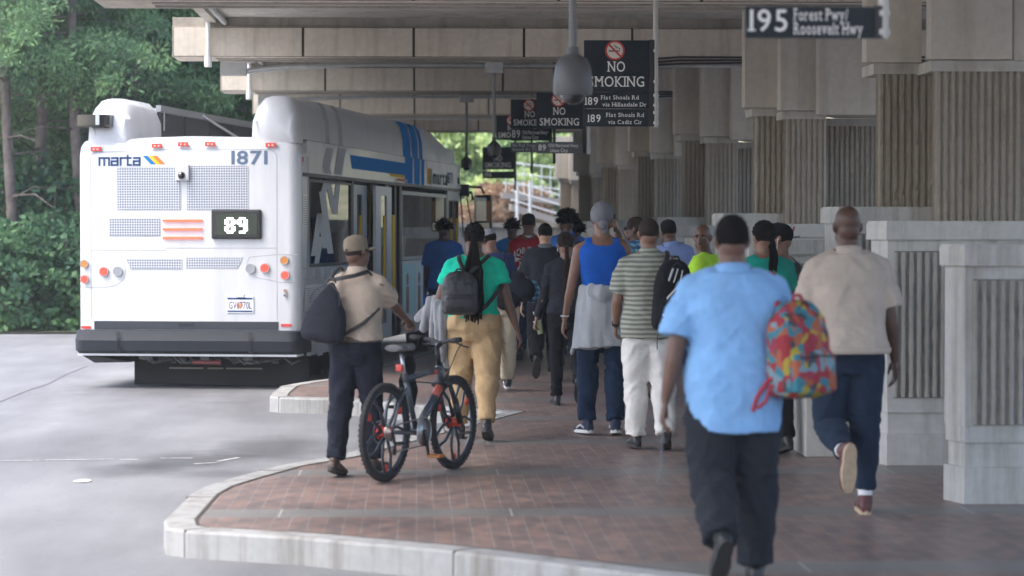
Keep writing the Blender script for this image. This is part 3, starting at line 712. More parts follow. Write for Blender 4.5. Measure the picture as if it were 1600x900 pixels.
# ---- dome cameras
def dome(px, Z, ytop, ybot, boxy, label, kind, wpx):
    p = at(px, Z); k = wpx * Z / F / .2
    e = empty('dome_camera', (p.x, p.y, 0), 0, label, 'camera', 'dome cameras hanging from the deck'); zb = zat(ybot, Z)
    q = MB(); q.tube([(0, 0, zb + .26 * k), (0, 0, zat(ytop, Z) if boxy else CEIL)], .022 * k ** .5, 12); q.build('pole', mat('camera_pole', (.15, .15, .15), .5), e)
    if boxy: q = MB(); q.box((-.11, -.06, zat(boxy[1], Z)), (.11, .1, zat(boxy[0], Z)), bev=.01); q.build('mounting_box', M_pipe, e)
    q = MB()
    if kind == 0: q.lathe([(.0, .30), (.03, .30), (.035, .262), (.075, .235), (.092, .2), (.102, .13), (.104, .07), (.098, .05), (.0, .05)], seg=28)
    else: q.lathe([(.0, .32), (.028, .32), (.03, .26), (.095, .20), (.102, .19), (.102, .055), (.08, .05), (0, .05)], seg=24)
    q.v = [(a * k, b_ * k, c_ * k + zb) for a, b_, c_ in q.v]; q.build('housing', mat('camera_housing' + str(kind), (.09, .09, .095) if kind == 0 else (.035, .033, .032), .45), e, 40)
    q = MB(); q.ball((0, 0, .062), (.068, .068, .062), 20); q.v = [(a * k, b_ * k, c_ * k + zb) for a, b_, c_ in q.v]; q.build('dome_lens', mat('dark_dome', (.01, .011, .016), .08, coat=1), e, True)
dome(895, 14.6, 0, 164, None, 'nearest dome camera, large and blurred, in front of the 189 sign', 0, 60)
dome(772, 30.2, 100, 248, (88, 115), 'second dome camera, hanging left of the no smoking signs', 1, 21)
dome(729, 37.5, 150, 267, (141, 160), 'farthest dome camera, hanging just right of the bus front', 1, 17)

# ================================================================== BUS
pL = at(121, 28.25, ROADZ)
bus = empty('city_bus', pL, -R(10.0), 'white city bus number 1871 showing route 89 on its rear screen', 'bus')
M_bw = mat('bus_white', (.62, .635, .66), .3, coat=.25, var=.03, vscale=1.5)
n = NT(M_bw); b = M_bw.node_tree.nodes['Principled BSDF']; src = b.inputs['Base Color'].links[0].from_socket; tcv = [x for x in M_bw.node_tree.nodes if x.type == 'TEX_COORD'][0].outputs['Object']
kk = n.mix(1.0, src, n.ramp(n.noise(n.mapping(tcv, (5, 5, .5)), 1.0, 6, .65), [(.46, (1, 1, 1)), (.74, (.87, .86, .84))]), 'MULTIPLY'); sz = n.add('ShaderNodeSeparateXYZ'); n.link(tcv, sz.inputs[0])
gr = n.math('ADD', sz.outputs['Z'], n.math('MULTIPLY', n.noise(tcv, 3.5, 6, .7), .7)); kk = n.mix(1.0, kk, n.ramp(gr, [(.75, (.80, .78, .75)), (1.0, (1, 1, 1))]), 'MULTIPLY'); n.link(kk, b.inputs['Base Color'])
M_bump = mat('bumper_rubber', (.030, .035, .043), .6, spec=.2, bump=.15, bscale=60)
M_navy = mat('decal_navy', (.05, .09, .20), .8, spec=.05); M_blue = mat('decal_blue', (.02, .20, .52), .8, spec=.05); M_yel = mat('decal_yellow', (.80, .52, .06), .8, spec=.05)
M_or = mat('decal_orange', (.72, .22, .06), .8, spec=.05); M_grn = mat('decal_green', (.05, .30, .22), .8, spec=.05); M_dk = mat('underbody', (.022, .021, .021), .8, var=.4, vscale=8)
M_gd = mat('decal_grey', (.42, .43, .44), .8, spec=.05); M_lens_r = mat('red_lens', (.62, .03, .02), .2, coat=1, spec=.8); M_lens_a = mat('amber_lens', (.60, .22, .03), .2, coat=1)
M_redglow = mat('lit_red_lamp', (1.0, .10, .05), .3, emit=.5); M_orglow = mat('lit_stop_bar', (.85, .12, .05), .3, emit=.35)
M_seam = mat('seam', (.35, .36, .38), .6); M_alu = mat('window_frame_alu', (.34, .35, .36), .4, metal=.5)
bx = lambda px: (px - 121) / 136.3
bz = lambda py: (608.0 - py) / 137.0
def rr(w, d, r, n=5, x0=0, y0=0):
    P = []
    for cx, cy, a0 in ((w - r, r, -90), (w - r, d - r, 0), (r, d - r, 90), (r, r, 180)):
        for k in range(n + 1):
            a = R(a0 + 90 * k / n); P.append((x0 + cx + r * math.cos(a), y0 + cy + r * math.sin(a)))
    return P
W_, L_ = 2.6, 11.9
# rear cap: rounded plan, rolled top edge, arched
q = MB()
rings = []
for z, ins in ((.62, 0), (2.66, 0), (2.76, .012), (2.82, .045), (2.845, .10)):
    rings.append([Vector((x, y, z + (.045 * (1 - ((x - 1.3) / 1.3) ** 2) if z > 2.7 else 0))) for x, y in rr(W_ - 2 * ins, .62 - ins, .13, 6, ins, ins)])
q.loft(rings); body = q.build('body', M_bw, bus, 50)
# side panels, roof, front
def wall(x0, x1, side):
    q = MB(); q.box((x0, .50, .36), (x1, 3.0, 1.38)); q.box((x0, 6.35, .36), (x1, 10.35, 1.38)) if side else q.box((x0, 3.0, .36), (x1, 11.5, 1.38))
    q.box((x0, .40, 2.43), (x1, 11.6, 2.84)); q.box((x0, .40, 1.38), (x1, .52, 2.43)); q.box((x0, 2.82, 1.38), (x1, 2.98, 2.43)) if not side else None
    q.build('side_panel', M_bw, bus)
wall(2.57, 2.60, 1); wall(0.0, .03, 0)
q = MB(); rings = []
for y in (.3, 11.7):
    rings.append([Vector((x, y, z)) for x, z in ((.0, 2.78), (.03, 2.83), (.4, 2.87), (1.3, 2.89), (2.2, 2.87), (2.57, 2.83), (2.6, 2.78))])
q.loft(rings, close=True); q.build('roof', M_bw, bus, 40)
q = MB(); q.loft([[Vector((x, y, z)) for x, y in rr(W_, .6, .2, 5, 0, 11.4 + dy)] for z, dy in ((.35, 0), (1.2, 0))]); q.loft([[Vector((x, y, z)) for x, y in rr(W_, .6, .2, 5, 0, 11.4 + dy)] for z, dy in ((2.42, -.12), (2.86, -.2))]); q.build('front_cap', M_bw, bus, 40)
q = MB(); q.box((.06, .6, .55), (2.54, 11.4, .62)); q.build('floor', M_dk, bus)
q = MB(); q.box((.10, 11.7, 1.2), (2.5, 11.74, 2.42)); 
def glass(name, tint):
    m = bpy.data.materials.new(name); m.use_nodes = True; MATS[name] = m; n = NT(m); b = m.node_tree.nodes['Principled BSDF']
    t = n.add('ShaderNodeBsdfTransparent'); t.inputs[0].default_value = (*tint, 1); g = n.add('ShaderNodeBsdfGlossy'); g.inputs['Roughness'].default_value = .02; g.inputs[0].default_value = (.95, .97, 1, 1)
    fr = n.add('ShaderNodeFresnel'); fr.inputs[0].default_value = 1.75; mx = n.add('ShaderNodeMixShader'); n.link(fr.outputs[0], mx.inputs[0]); n.link(t.outputs[0], mx.inputs[1]); n.link(g.outputs[0], mx.inputs[2])
    n.link(mx.outputs[0], m.node_tree.nodes['Material Output'].inputs['Surface']); return m
M_glass = glass('tinted_glass', (.16, .19, .18))
M_glassd = glass('dark_glass', (.05, .06, .06))
q.build('windshield', M_glass, bus)
# windows, right side
def window(y0, y1, z0, z1, fr=.03, x=2.585, gl=M_glass, fm=M_black, name='window'):
    q = MB()
    for a, c in (((x - .012, y0, z0), (x + .022, y0 + fr, z1)), ((x - .012, y1 - fr, z0), (x + .022, y1, z1)), ((x - .012, y0 + fr, z0), (x + .022, y1 - fr, z0 + fr)), ((x - .012, y0 + fr, z1 - fr), (x + .022, y1 - fr, z1))): q.box(a, c)
    w_ = q.build(name, fm, bus)
    q = MB(); q.box((x - .003, y0 + fr + .001, z0 + fr + .001), (x + .004, y1 - fr - .001, z1 - fr - .001)); q.build('pane', gl, w_); return w_
window(.52, 2.92, 1.39, 2.40); window(6.42, 10.30, 1.39, 2.36, fr=.05, fm=M_alu)
for k in range(4): window(.6 + k * 2.7, 3.15 + k * 2.7, 1.39, 2.42, x=.015)
q = MB(); q.box((2.585, .18, 2.425), (2.628, 11.5, 2.465)); q.build('drip_rail', M_black, bus)
# rear door: dark well, pillars, two grey framed leaves, yellow bar
q = MB(); q.box((2.0, 2.96, .5), (2.03, 6.4, 2.42)); q.box((2.03, 2.96, .36), (2.59, 6.4, .52)); q.build('door_well', M_dk, bus)
for x0, y0, y1 in ((2.52, 2.93, 3.05), (2.50, 5.2, 5.42), (2.50, 5.86, 5.98), (2.50, 6.22, 6.42)): q = MB(); q.box((x0, y0, .4), (2.61, y1, 2.42)); q.build('door_pillar', M_black, bus)
def leaf(x, y0, y1, fr, fm):
    q = MB(); z0, z1 = .40, 2.385
    for a, c in (((x, y0, z0), (x + .04, y0 + fr, z1)), ((x, y1 - fr, z0), (x + .04, y1, z1)), ((x, y0 + fr, z0), (x + .04, y1 - fr, z0 + .18)), ((x, y0 + fr, z1 - .12), (x + .04, y1 - fr, z1))): q.box(a, c)
    d = q.build('door', fm, bus); q = MB(); q.box((x + .015, y0 + fr + .001, z0 + .181), (x + .025, y1 - fr - .001, z1 - .121)); q.build('pane', M_glassd, d)
    q = MB(); q.tube([(x + .07, y0 + fr + .06, .95), (x + .07, y0 + fr + .06, 2.0)], .018, 8); q.build('handle', M_yel, d)
Mleaf = mat('door_leaf_grey', (.42, .45, .48), .35)
leaf(2.54, 3.10, 4.05, .30, Mleaf); leaf(2.66, 4.05, 5.15, .34, mat('door_leaf_pale', (.62, .66, .70), .35))
q = MB(); q.box((2.612, 5.55, .95), (2.64, 5.74, 2.02), bev=.008); q.build('yellow_push_bar', M_yel, bus)
q = MB(); q.box((2.40, 5.4, .4), (2.44, 5.9, 2.4)); q.build('door_edge', M_black, bus)
# front door
q = MB(); q.box((2.3, 10.4, .4), (2.33, 11.5, 2.4)); q.build('door_well', M_dk, bus)
leaf(2.56, 10.42, 10.95, .07, M_black); leaf(2.56, 10.97, 11.5, .07, M_black)
q = MB(); q.box((2.575, 10.34, .4), (2.612, 10.43, 2.42)); q.build('door_pillar', M_alu, bus); q = MB(); q.box((2.575, 10.431, 2.28), (2.612, 11.5, 2.42)); q.build('door_header', M_alu, bus)
# vents on the side
def louver(y0, y1, z0, z1, x=2.601):
    q = MB(); q.box((x, y0, z0), (x + .006, y1, z1)); v_ = q.build('side_vent', M_white, bus); q = MB(); z = z0 + .02
    while z < z1 - .02: q.box((x + .006, y0 + .02, z), (x + .011, y1 - .02, z + .010)); z += .026
    q.build('louver', M_seam, v_)
louver(.58 - .42, .40, 1.85, 2.22); louver(.30, 1.25, .62, 1.18)
q = MB(); q.box((2.601, .14, 1.368), (2.604, 2.96, 1.376)); q.box((2.601, .14, 1.245), (2.6035, 2.96, 1.251)); q.box((2.601, 6.4, 1.245), (2.6035, 10.3, 1.251)); q.box((2.601, .139, .62), (2.6035, .146, 2.7)); q.build('panel_seam', M_seam, bus)
# side advertisement panels
q = MB(); ads = [(6.5, 7.5, (.45, .68, .68)), (7.5, 8.15, (.60, .72, .70)), (8.15, 9.3, (.05, .13, .52)), (9.3, 10.2, (.62, .74, .76))]
adv = empty('advert', (0, 0, 0)); adv.parent = bus
for y0, y1, c in ads:
    q = MB(); q.box((2.602, y0, .62), (2.607, y1 - .01, 1.34)); q.build('poster_panel', mat('poster_%d' % int(y0 * 10), c, .8, spec=.1), adv)
q = MB(); q.loft([[Vector((2.609, 8.5 + w_, 1.02)), Vector((2.609, 8.68 + w_ * .4, 1.28))] for w_ in (0, .12, .25)], cap=False, close=False); q.box((2.608, 8.45, .86), (2.610, 8.95, .90)); q.build('flame_mark', mat('poster_white', (.8, .82, .84), .4), adv)
for y, c in ((6.75, (.30, .13, .09)), (7.7, (.24, .12, .08)), (9.55, (.25, .12, .08))):
    q = MB(); q.box((2.608, y, .64), (2.6095, y + .22, 1.02)); q.cyl((2.6085, y + .11, 1.12), .09, .003, (1, 0, 0), 16); q.build('poster_figure', mat('poster_skin_%d' % int(y * 10), c, .5), adv)
# side blue stripes, logo
def side_quad(mb, pts, x=2.604): mb.add([Vector((x, y, z)) for y, z in pts], [tuple(range(len(pts)))])
zs = lambda py, y: 1.8 + (361 - py) * (28 + .99 * y) / F
ys = lambda px: 28 * (852 / (1327 - px) - 1) / .99
q = MB(); side_quad(q, [(ys(556), 2.58), (ys(650), 2.58), (ys(650), 2.75), (ys(553), 2.75)]); 
for a, c in ((638, 650), (652, 661), (663, 668)): side_quad(q, [(ys(a), 2.47), (ys(c), 2.47), (ys(c) + .0, 2.84), (ys(a), 2.84)], 2.6045)
q.build('blue_stripe', M_blue, bus)
q = MB(); side_quad(q, [(ys(616), 2.60 - .06), (ys(637), 2.54), (ys(637), 2.58), (ys(613), 2.58)][::1]); q.build('yellow_stripe', M_yel, bus)
q = MB(); side_quad(q, [(ys(625), 2.49), (ys(637), 2.49), (ys(637), 2.525), (ys(622), 2.525)]); q.build('orange_stripe', M_or, bus)
side_M = lambda y, z: Matrix.Translation((2.6048, y, z)) @ Matrix.Rotation(R(90), 4, 'Z') @ Matrix.Rotation(R(90), 4, 'X')
for i_, (a, mm) in enumerate(((672, M_yel), (674.5, M_or), (677, M_grn))):
    q = MB(); side_quad(q, [(ys(a), 2.49), (ys(a) + .11, 2.49), (ys(a) + .17, 2.73), (ys(a) + .06, 2.73)]); q.build('logo_stripe', mm, bus)
text('marta', .22, side_M(ys(681), 2.51), mat('logo_dark', (.04, .10, .09), .8, spec=.05), 'lettering', bus, align='L', width=1.35, bold=.025)
text('1871', .17, side_M(ys(703), 2.54), M_navy, 'lettering', bus, align='L', width=.55, bold=.01)
q = MB(); q.box((2.60, .15, 2.585), (2.612, .22, 2.64)); q.build('side_marker', M_lens_r, bus)
for y in (6.0, 6.75, 11.1, 11.6): 
    q = MB(); q.ball((2.605, y, 2.50), (.02, .035, .03), 10); q.build('side_lamp', mat('clear_lens', (.85, .86, .88), .1, coat=1), bus)
q = MB(); q.cyl((2.61, 11.45, 2.60), .055, .03, (1, 0, 0), 16); q.build('side_camera', M_black, bus)
# large grey zigzag graphic running down the side
zz = MB()
def zig(pts, w, x=2.6052):
    for (a, c) in zip(pts[:-1], pts[1:]):
        side_quad(zz, [(a[0] - w / 2, a[1]), (a[0] + w / 2, a[1]), (c[0] + w / 2, c[1]), (c[0] - w / 2, c[1])], x)
def pz(l): return [(ys(px), zs(py, ys(px))) for px, py in l]
zig(pz([(492, 418), (484, 470), (487, 545)]), .26); zig(pz([(494, 430), (506, 555)]), .30, 2.6056); zig(pz([(503, 418), (512, 478)]), .30, 2.606); zig(pz([(512, 478), (519, 418)]), .30, 2.6064)
zig(pz([(519, 272), (516, 262), (522, 232)]), .42); zig(pz([(534, 273), (541, 232)]), .45, 2.6056)
zz.build('zigzag_graphic', M_gd, bus)
zz = MB(); zig(pz([(498, 400), (508, 333), (516, 388)]), .30, 2.592); zig(pz([(502, 414), (510, 370)]), .26, 2.5925); zig(pz([(511, 300), (524, 396)]), .34, 2.593); zig(pz([(512, 304), (518, 284)]), .30, 2.5935); zig(pz([(521, 286), (531, 335)]), .30, 2.5925); zig(pz([(531, 335), (536, 286)]), .26, 2.5938)
zz.build('window_graphic', mat('window_graphic_white', (.50, .52, .52), .8, spec=.1), bus)
# roof pods
def podshape(x0, x1, zt):
    return [(x0, 2.80), (x0 + .015, 3.05), (x0 + .07, zt - .11), (x0 + .15, zt - .02), (x0 + .22, zt), (x1 - .2, zt), (x1 - .12, zt - .02), (x1 - .05, zt - .10), (x1 - .01, 3.08), (x1, 2.80)]
def pod(x0, x1, ylist, name='roof_pod'):
    q = MB(); rings = []
    for y, zt, ins in ylist:
        P = podshape(x0 + ins, x1 - ins, zt); rings.append([Vector((x, y, z if z > 2.81 else z)) for x, z in P])
    q.loft(rings, close=True); return q.build(name, M_bw, bus, 45)
prof_r = [(.03, 3.0, .06), (.05, 3.16, .03), (.11, 3.28, .012), (.20, 3.335, 0), (.35, 3.35, 0), (2.2, 3.36, 0), (8.8, 3.36, 0), (9.8, 3.30, .0), (10.6, 3.19, .015), (11.2, 3.05, .03), (11.55, 2.92, .05)]
rp = pod(2.01, 2.575, prof_r)
lp = pod(.085, .63, [(.03, 3.0, .06), (.05, 3.14, .035), (.11, 3.26, .015), (.20, 3.315, 0), (.35, 3.33, 0), (1.2, 3.33, 0), (1.3, 3.28, .0)])
q = MB(); q.loft([[Vector((x, y, z)) for x, z in podshape(.085, .56, 3.30)] for y in (1.3, 10.8)]); q.build('roof_pod', M_bw, bus, 45)
q = MB()
for k in range(8): q.box((.565, 1.32 + k * 1.2, 2.90), (.585, 2.46 + k * 1.2, 3.22))
q.build('side_screen', M_black, bus)
q = MB(); q.box((.56, 1.3, 3.225), (.62, 10.8, 3.30)); q.build('top_rail', M_alu, bus)
q = MB(); q.tube([(.63, 3.2, 3.26), (.70, 6.0, 2.89)], .02, 8); q.tube([(.63, 1.4, 3.0), (.63, 1.4, 3.22)], .012, 6); q.build('strut', M_steel, bus)
# blue stripes over the right pod
q = MB()
for a, c in ((638, 650), (652, 661), (663, 668)):
    P = podshape(2.01 - .004, 2.575 + .004, 3.364)[5:]
    for (p0, p1) in zip(P[:-1], P[1:]):
        q.add([(p0[0], ys(a), p0[1]), (p0[0], ys(c), p0[1]), (p1[0], ys(c), p1[1]), (p1[0], ys(a), p1[1])], [(0, 1, 2, 3)])
q.build('blue_stripe', M_blue, bus)
q = MB(); q.box((2.576, .3, 2.832), (2.590, 11.4, 2.846)); q.build('panel_seam', M_dk, bus)
q = MB()
for a, c in ((519, 525), (539, 545)):
    P = podshape(2.01 - .003, 2.575 + .003, 3.36)[5:]
    for (p0, p1) in zip(P[:-1], P[1:]): q.add([(p0[0], ys(a), p0[1]), (p0[0], ys(c), p0[1]), (p1[0], ys(c), p1[1]), (p1[0], ys(a), p1[1])], [(0, 1, 2, 3)])
q.build('zigzag_graphic', M_gd, bus)
# curved dark visor at the left pod
q = MB(); pts = [(bx(180), .10, 0), (bx(176), -.06, 0), (bx(160), -.14, 0), (bx(140), -.15, 0), (bx(125), -.08, 0), (bx(120), .1, 0)]
q.loft([[Vector((x, y, bz(180))), Vector((x, y, bz(197))), Vector((x, y + .02, bz(197))), Vector((x, y + .02, bz(180)))] for x, y, _ in pts]); q.box((bx(124), -.08, bz(199)), (bx(178), .06, bz(196)))
vz = q.build('beacon_visor', mat('smoked_plastic', (.03, .032, .036), .12, coat=1), bus, 40)
q = MB(); q.cyl((bx(160), -.02, bz(190)), .10, .15, (0, 0, 1), 20); q.build('beacon', M_black, vz); 
q = MB(); q.box((bx(158), -.165, bz(196)), (bx(164), -.145, bz(178))); q.build('bracket', M_steel, vz)
# ---- rear face details (y just behind 0)
def rb(px0, px1, py0, py1, y0=-.012, y1=.0, bev=0): 
    q = MB(); q.box((bx(px0), y0, bz(py1)), (bx(px1), y1, bz(py0)), bev=bev); return q
for x, y in ((152, 233), (250, 228), (292, 226), (335, 226), (431, 228)): 
    o = rb(x - 8.5, x + 8.5, y - 3.5, y + 3.5, -.022, .0, .004).build('clearance_lamp', M_lens_r, bus)
    l_ = MB(); [l_.ball((bx(x + d), -.022, bz(y + .5)), (.012, .006, .014), 8) for d in (-3, 3)]; l_.build('bulb', mat('pale_red', (.9, .5, .45), .3), o)
# thin seam outline
sm = MB()
def rl(pts, w=.006, y=-.002, z=None):
    for (a, c) in zip(pts[:-1], pts[1:]):
        A = Vector((bx(a[0]), y, bz(a[1]))); C = Vector((bx(c[0]), y, bz(c[1]))); d = (C - A).normalized(); nn = Vector((-d.z, 0, d.x)) * w / 2
        sm.add([A - nn, C - nn, C + nn, A + nn], [(0, 1, 2, 3)])
rl([(143, 500), (143, 245), (146, 240), (152, 238), (292, 233), (428, 235), (436, 238), (440, 246), (440, 500)])
rl([(143, 392), (262, 392), (264, 388), (440, 388)]); rl([(124, 450), (165, 450), (185, 446), (196, 436), (199, 424), (196, 412)]); rl([(440, 440), (408, 434), (394, 424), (392, 412), (396, 402), (440, 398)]); rl([(441, 398), (474, 398)]); rl([(441, 441), (474, 441)])
sm.build('panel_seam', M_seam, bus)
# perforated grilles
m, n, b, v = base('perforated_grille')
sp = n.add('ShaderNodeSeparateXYZ'); n.link(v, sp.inputs[0]); pit = .0290
fx = n.math('SUBTRACT', n.math('FRACT', n.math('DIVIDE', n.math('ADD', sp.outputs['X'], 10), pit)), .5); fz = n.math('SUBTRACT', n.math('FRACT', n.math('DIVIDE', sp.outputs['Z'], pit)), .5)
dd = n.math('MAXIMUM', n.math('ABSOLUTE', fx), n.math('ABSOLUTE', fz)); hole = n.math('LESS_THAN', dd, .34)
n.link(n.mix(hole, (.60, .62, .66), (.13, .15, .20)), b.inputs['Base Color']); b.inputs['Roughness'].default_value = .5
M_perf = m
def grille(px0, px1, py0, py1, sl=0):
    q = MB(); P = [(px0, py0), (px1, py0), (px1 - (sl if sl > 0 else 0), py1), (px0 + (-sl if sl < 0 else 0), py1)]
    q.add([Vector((bx(x), -.006, bz(y))) for x, y in P] + [Vector((bx(x), .0, bz(y))) for x, y in P], [(0, 3, 2, 1), (0, 1, 5, 4), (1, 2, 6, 5), (2, 3, 7, 6), (3, 0, 4, 7)]); return q.build('grille', M_perf, bus)
grille(186, 287.5, 261, 328); grille(297.5, 395, 260, 328); grille(172, 254, 341, 369); grille(199, 289, 405, 421, -8); grille(296, 386, 403, 419, 8)
rb(280, 302, 258, 283, -.05, 0, .012).build('camera_box', M_bw, bus)
q = MB(); q.ball((bx(290.5), -.05, bz(275)), .045, 16); q.build('rear_camera', mat('dark_dome', (.01, .011, .016), .08), bus, True)
for y in (345, 358.5, 372):
    o = rb(259, 322, y - 1.7, y + 1.7, -.025, 0, .003).build('brake_lamp_bar', M_orglow, bus)
d = rb(337, 416, 328, 374, -.045, 0, .02).build('route_display', M_black, bus)
q = rb(344, 410, 334, 368, -.050, -.046); q.build('screen', mat('display_screen', (.035, .045, .03), .25), d)
# dot-matrix digits
g8 = {'8': ['01110', '11011', '11011', '01110', '11011', '11011', '01110'], '9': ['01110', '11011', '11011', '01111', '00011', '00011', '01110']}
q = MB()
for ci, ch in enumerate('89'):
    for r_i, row in enumerate(g8[ch]):
        for c_i, ch2 in enumerate(row):
            if ch2 == '1':
                cx = 359 + ci * 19.5 + c_i * 3.4; cy = 340.5 + r_i * 3.5; q.add([Vector((bx(cx + a), -.052, bz(cy + c2))) for a, c2 in ((0, 0), (3.1, 0), (3.1, 3.2), (0, 3.2))], [(0, 3, 2, 1)])
q.build('led_digits', mat('led_white', (.95, .97, 1.0), .4, emit=1.6), d)
MR = lambda px, py, y=-.004: Matrix.Translation((bx(px), y, bz(py))) @ Matrix.Rotation(R(90), 4, 'X')
# squared marta wordmark drawn with strokes
def strokes(mb, segs, ox, oz, h, w, M):
    for (x0, y0, x1, y1) in segs:
        a = Vector((x0, y0)); c = Vector((x1, y1)); d = (c - a).normalized() if (c - a).length else Vector((1, 0)); e = d * w / 2; nn = Vector((-d.y, d.x)) * w / 2
        mb.add([M @ Vector(((p.x) * h + ox, p.y * h + oz, 0)) for p in (a - e - nn, c + e - nn, c + e + nn, a - e + nn)], [(0, 1, 2, 3)])
def marta(parent, M, h, m):
    q = MB(); w = .25; L = []
    def ad(off, segs): L.extend([(x0 + off, y0, x1 + off, y1) for x0, y0, x1, y1 in segs])
    ad(0, [(0, 0, 0, .9), (0, .9, 1.3, .9), (.65, 0, .65, .9), (1.3, 0, 1.3, .9)])
    ad(1.65, [(.05, .9, .8, .9), (.8, .9, .8, 0), (0, 0, .8, 0), (0, 0, 0, .48), (0, .48, .8, .48)])
    ad(2.85, [(0, 0, 0, .9), (0, .9, .55, .9)])
    ad(3.65, [(.15, 0, .15, 1.2), (-.1, .9, .55, .9), (.15, 0, .6, 0)])
    ad(4.6, [(.05, .9, .8, .9), (.8, .9, .8, 0), (0, 0, .8, 0), (0, 0, 0, .48), (0, .48, .8, .48)])
    strokes(q, L, 0, 0, h, w, M); return q.build('lettering', m, parent)
marta(bus, MR(157, 258), (bx(222) - bx(156)) / 5.5, M_navy)
for k, mm in enumerate((M_blue, M_yel, M_or)):
    q = MB(); x = 227 + k * 7.5; q.add([Vector((bx(a), -.004, bz(c))) for a, c in ((x, 244), (x + 8, 244), (x + 21, 257), (x + 12.5, 257))], [(0, 3, 2, 1)]); q.build('logo_stripe', mm, bus)
text('1871', (bz(237) - bz(257.5)), MR(368, 257.5), mat('fleet_number', (.10, .15, .24), .4), 'lettering', bus, align='L', width=bx(425) - bx(368), bold=.02)
def lamp(px, py, r, m, glow=False):
    q = MB(); c = Vector((bx(px), -.01, bz(py))); q.cyl(c, r / 136.3, .03, (0, 1, 0), 24); o = q.build('tail_lamp', m, bus, 40)
    q = MB(); q.ring(c + Vector((0, -.012, 0)), r / 136.3, .006, (0, 1, 0), 24, 6); q.build('rim', M_seam, o)
    if glow:
        q = MB()
        for rr_, nn_ in ((0, 1), (.45, 6), (.8, 10)):
            for k in range(nn_): a = k * 6.283 / nn_; q.ball(c + Vector((math.cos(a), 0, math.sin(a))) * rr_ * r / 136.3 * .95 + Vector((0, -.016, 0)), (.009, .005, .009), 6)
        q.build('led_cluster', M_redglow, o)
M_rev = mat('grey_lens', (.30, .32, .35), .15, coat=1)
for px, py, r, m_, g in ((132.5, 413, 6, M_lens_a, 0), (133, 437, 6.3, M_lens_r, 1), (164, 425, 7, M_lens_r, 1), (186.5, 424.5, 7, M_rev, 0), (398.5, 420, 7, M_rev, 0), (421, 419, 7, M_lens_r, 1), (452, 407, 6.3, M_lens_a, 0), (453, 430, 6.5, M_lens_r, 1)): lamp(px, py, r, m_, g)
lamp(453, 454, 2.2, M_lens_a); lamp(453, 461, 2.0, M_black)
pl = rb(360, 403, 463, 489, -.012, 0, .003).build('licence_plate', M_white, bus)
rb(361.5, 401.5, 465, 468, -.0135, -.0125).build('plate_band', M_navy, pl); rb(361.5, 401.5, 485, 487.5, -.0135, -.0125).build('plate_band', M_navy, pl)
text('GV6770L', bz(471) - bz(482), MR(364, 482.5, -.0145), mat('plate_ink', (.12, .12, .2), .5), 'lettering', pl, align='L', width=bx(400) - bx(364), bold=.01)
q = MB(); q.ball((bx(381), -.0122, bz(477)), (.04, .0004, .035), 12); q.build('plate_emblem', mat('peach', (.75, .35, .22), .5), pl)
rb(376, 388, 460, 464.5, -.03, 0, .003).build('plate_lamp', M_white, bus)
rb(127, 142, 510.5, 515, -.01, 0).build('reflector', M_lens_r, bus); rb(446, 462, 505.5, 510, -.01, 0).build('reflector', M_lens_r, bus)
rb(148, 442, 502.5, 515.5, -.006, 0).build('dark_strip', mat('dark_strip', (.03, .035, .045), .4), bus); rb(283, 307, 504, 508, -.02, -.0065, .003).build('hatch_handle', M_black, bus)
q = MB(); rings = []
for z, y, ins in ((bz(553), -.07, .02), (bz(548), -.13, 0), (bz(532), -.15, 0), (bz(530), -.14, 0), (bz(517.5), -.10, .01), (bz(516), -.05, .02)):
    rings.append([Vector((x, yy, z)) for x, yy in rr(W_ + .04 - 2 * ins, .8, .14, 5, -.02 + ins, y)])
q.loft(rings); bp_ = q.build('bumper', M_bump, bus, 35)
sm = MB()
for px in (190, 193, 400, 403): sm.box((bx(px), -.157, bz(551)), (bx(px + 1), -.148, bz(518)))
sm.build('bumper_seam', M_black, bp_)
q = MB(); q.box((.02, -.06, bz(556.5)), (2.58, .3, bz(553.2))); q.build('bumper_lip', M_white, bus)
# underbody
q = MB()
q.add([Vector(p) for p in ((.05, .0, .40), (.62, .0, .30), (.62, .8, .30), (.05, .8, .40), (.05, .0, .375), (.2, 0, .29), (.2, .8, .29), (.05, .8, .3))], [(0, 1, 2, 3), (0, 4, 5, 1), (4, 7, 6, 5), (3, 2, 6, 7), (0, 3, 7, 4), (1, 5, 6, 2)])
q.box((.1, .25, .34), (2.5, 3.4, .6)); q.build('underbody', M_dk, bus)
random.seed(9); q = MB()
for i in range(16):
    x = .7 + 1.75 * random.random(); z = .28 + .1 * random.random(); s_ = random.uniform(.03, .09); q.box((x, .0 + .3 * random.random(), z), (x + s_ * 1.6, .4, z + s_), bev=.01)
for i in range(10):
    x = .7 + 1.7 * random.random(); q.tube([(x, .1, .36), (x + .1, .05, .29), (x + random.uniform(.15, .4), .12, .33)], .014, 6)
q.build('chassis_part', mat('chassis_metal', (.06, .06, .065), .5, var=.6, vscale=12), bus)
q = MB(); q.tube([(bx(305), .02, .30), (bx(350), .02, .30)], .022, 10); q.build('red_component', mat('dull_red', (.14, .025, .025), .5), bus)
q = MB(); q.box((bx(192), .50, .015), (bx(474), .53, .335)); q.build('mud_flap', M_rubber, bus)
q = MB()
for a, c in ((250, 305), (312, 337), (342, 400)): q.box((bx(a), .47, .20), (bx(c), .499, .218))
q.build('frame_rail', mat('dusty_metal', (.26, .24, .21), .6), bus)
for xx in (.03, 2.27):
    for yy in (3.0, 9.0):
        q = MB(); q.cyl((xx + .15, yy, .48), .48, .30, (1, 0, 0), 32); w_ = q.build('wheel', M_rubber, bus, 40)
        q = MB(); q.cyl((xx + (.305 if xx > 1 else -.005), yy, .48), .27, .02, (1, 0, 0), 24); q.build('hub', M_steel, w_)
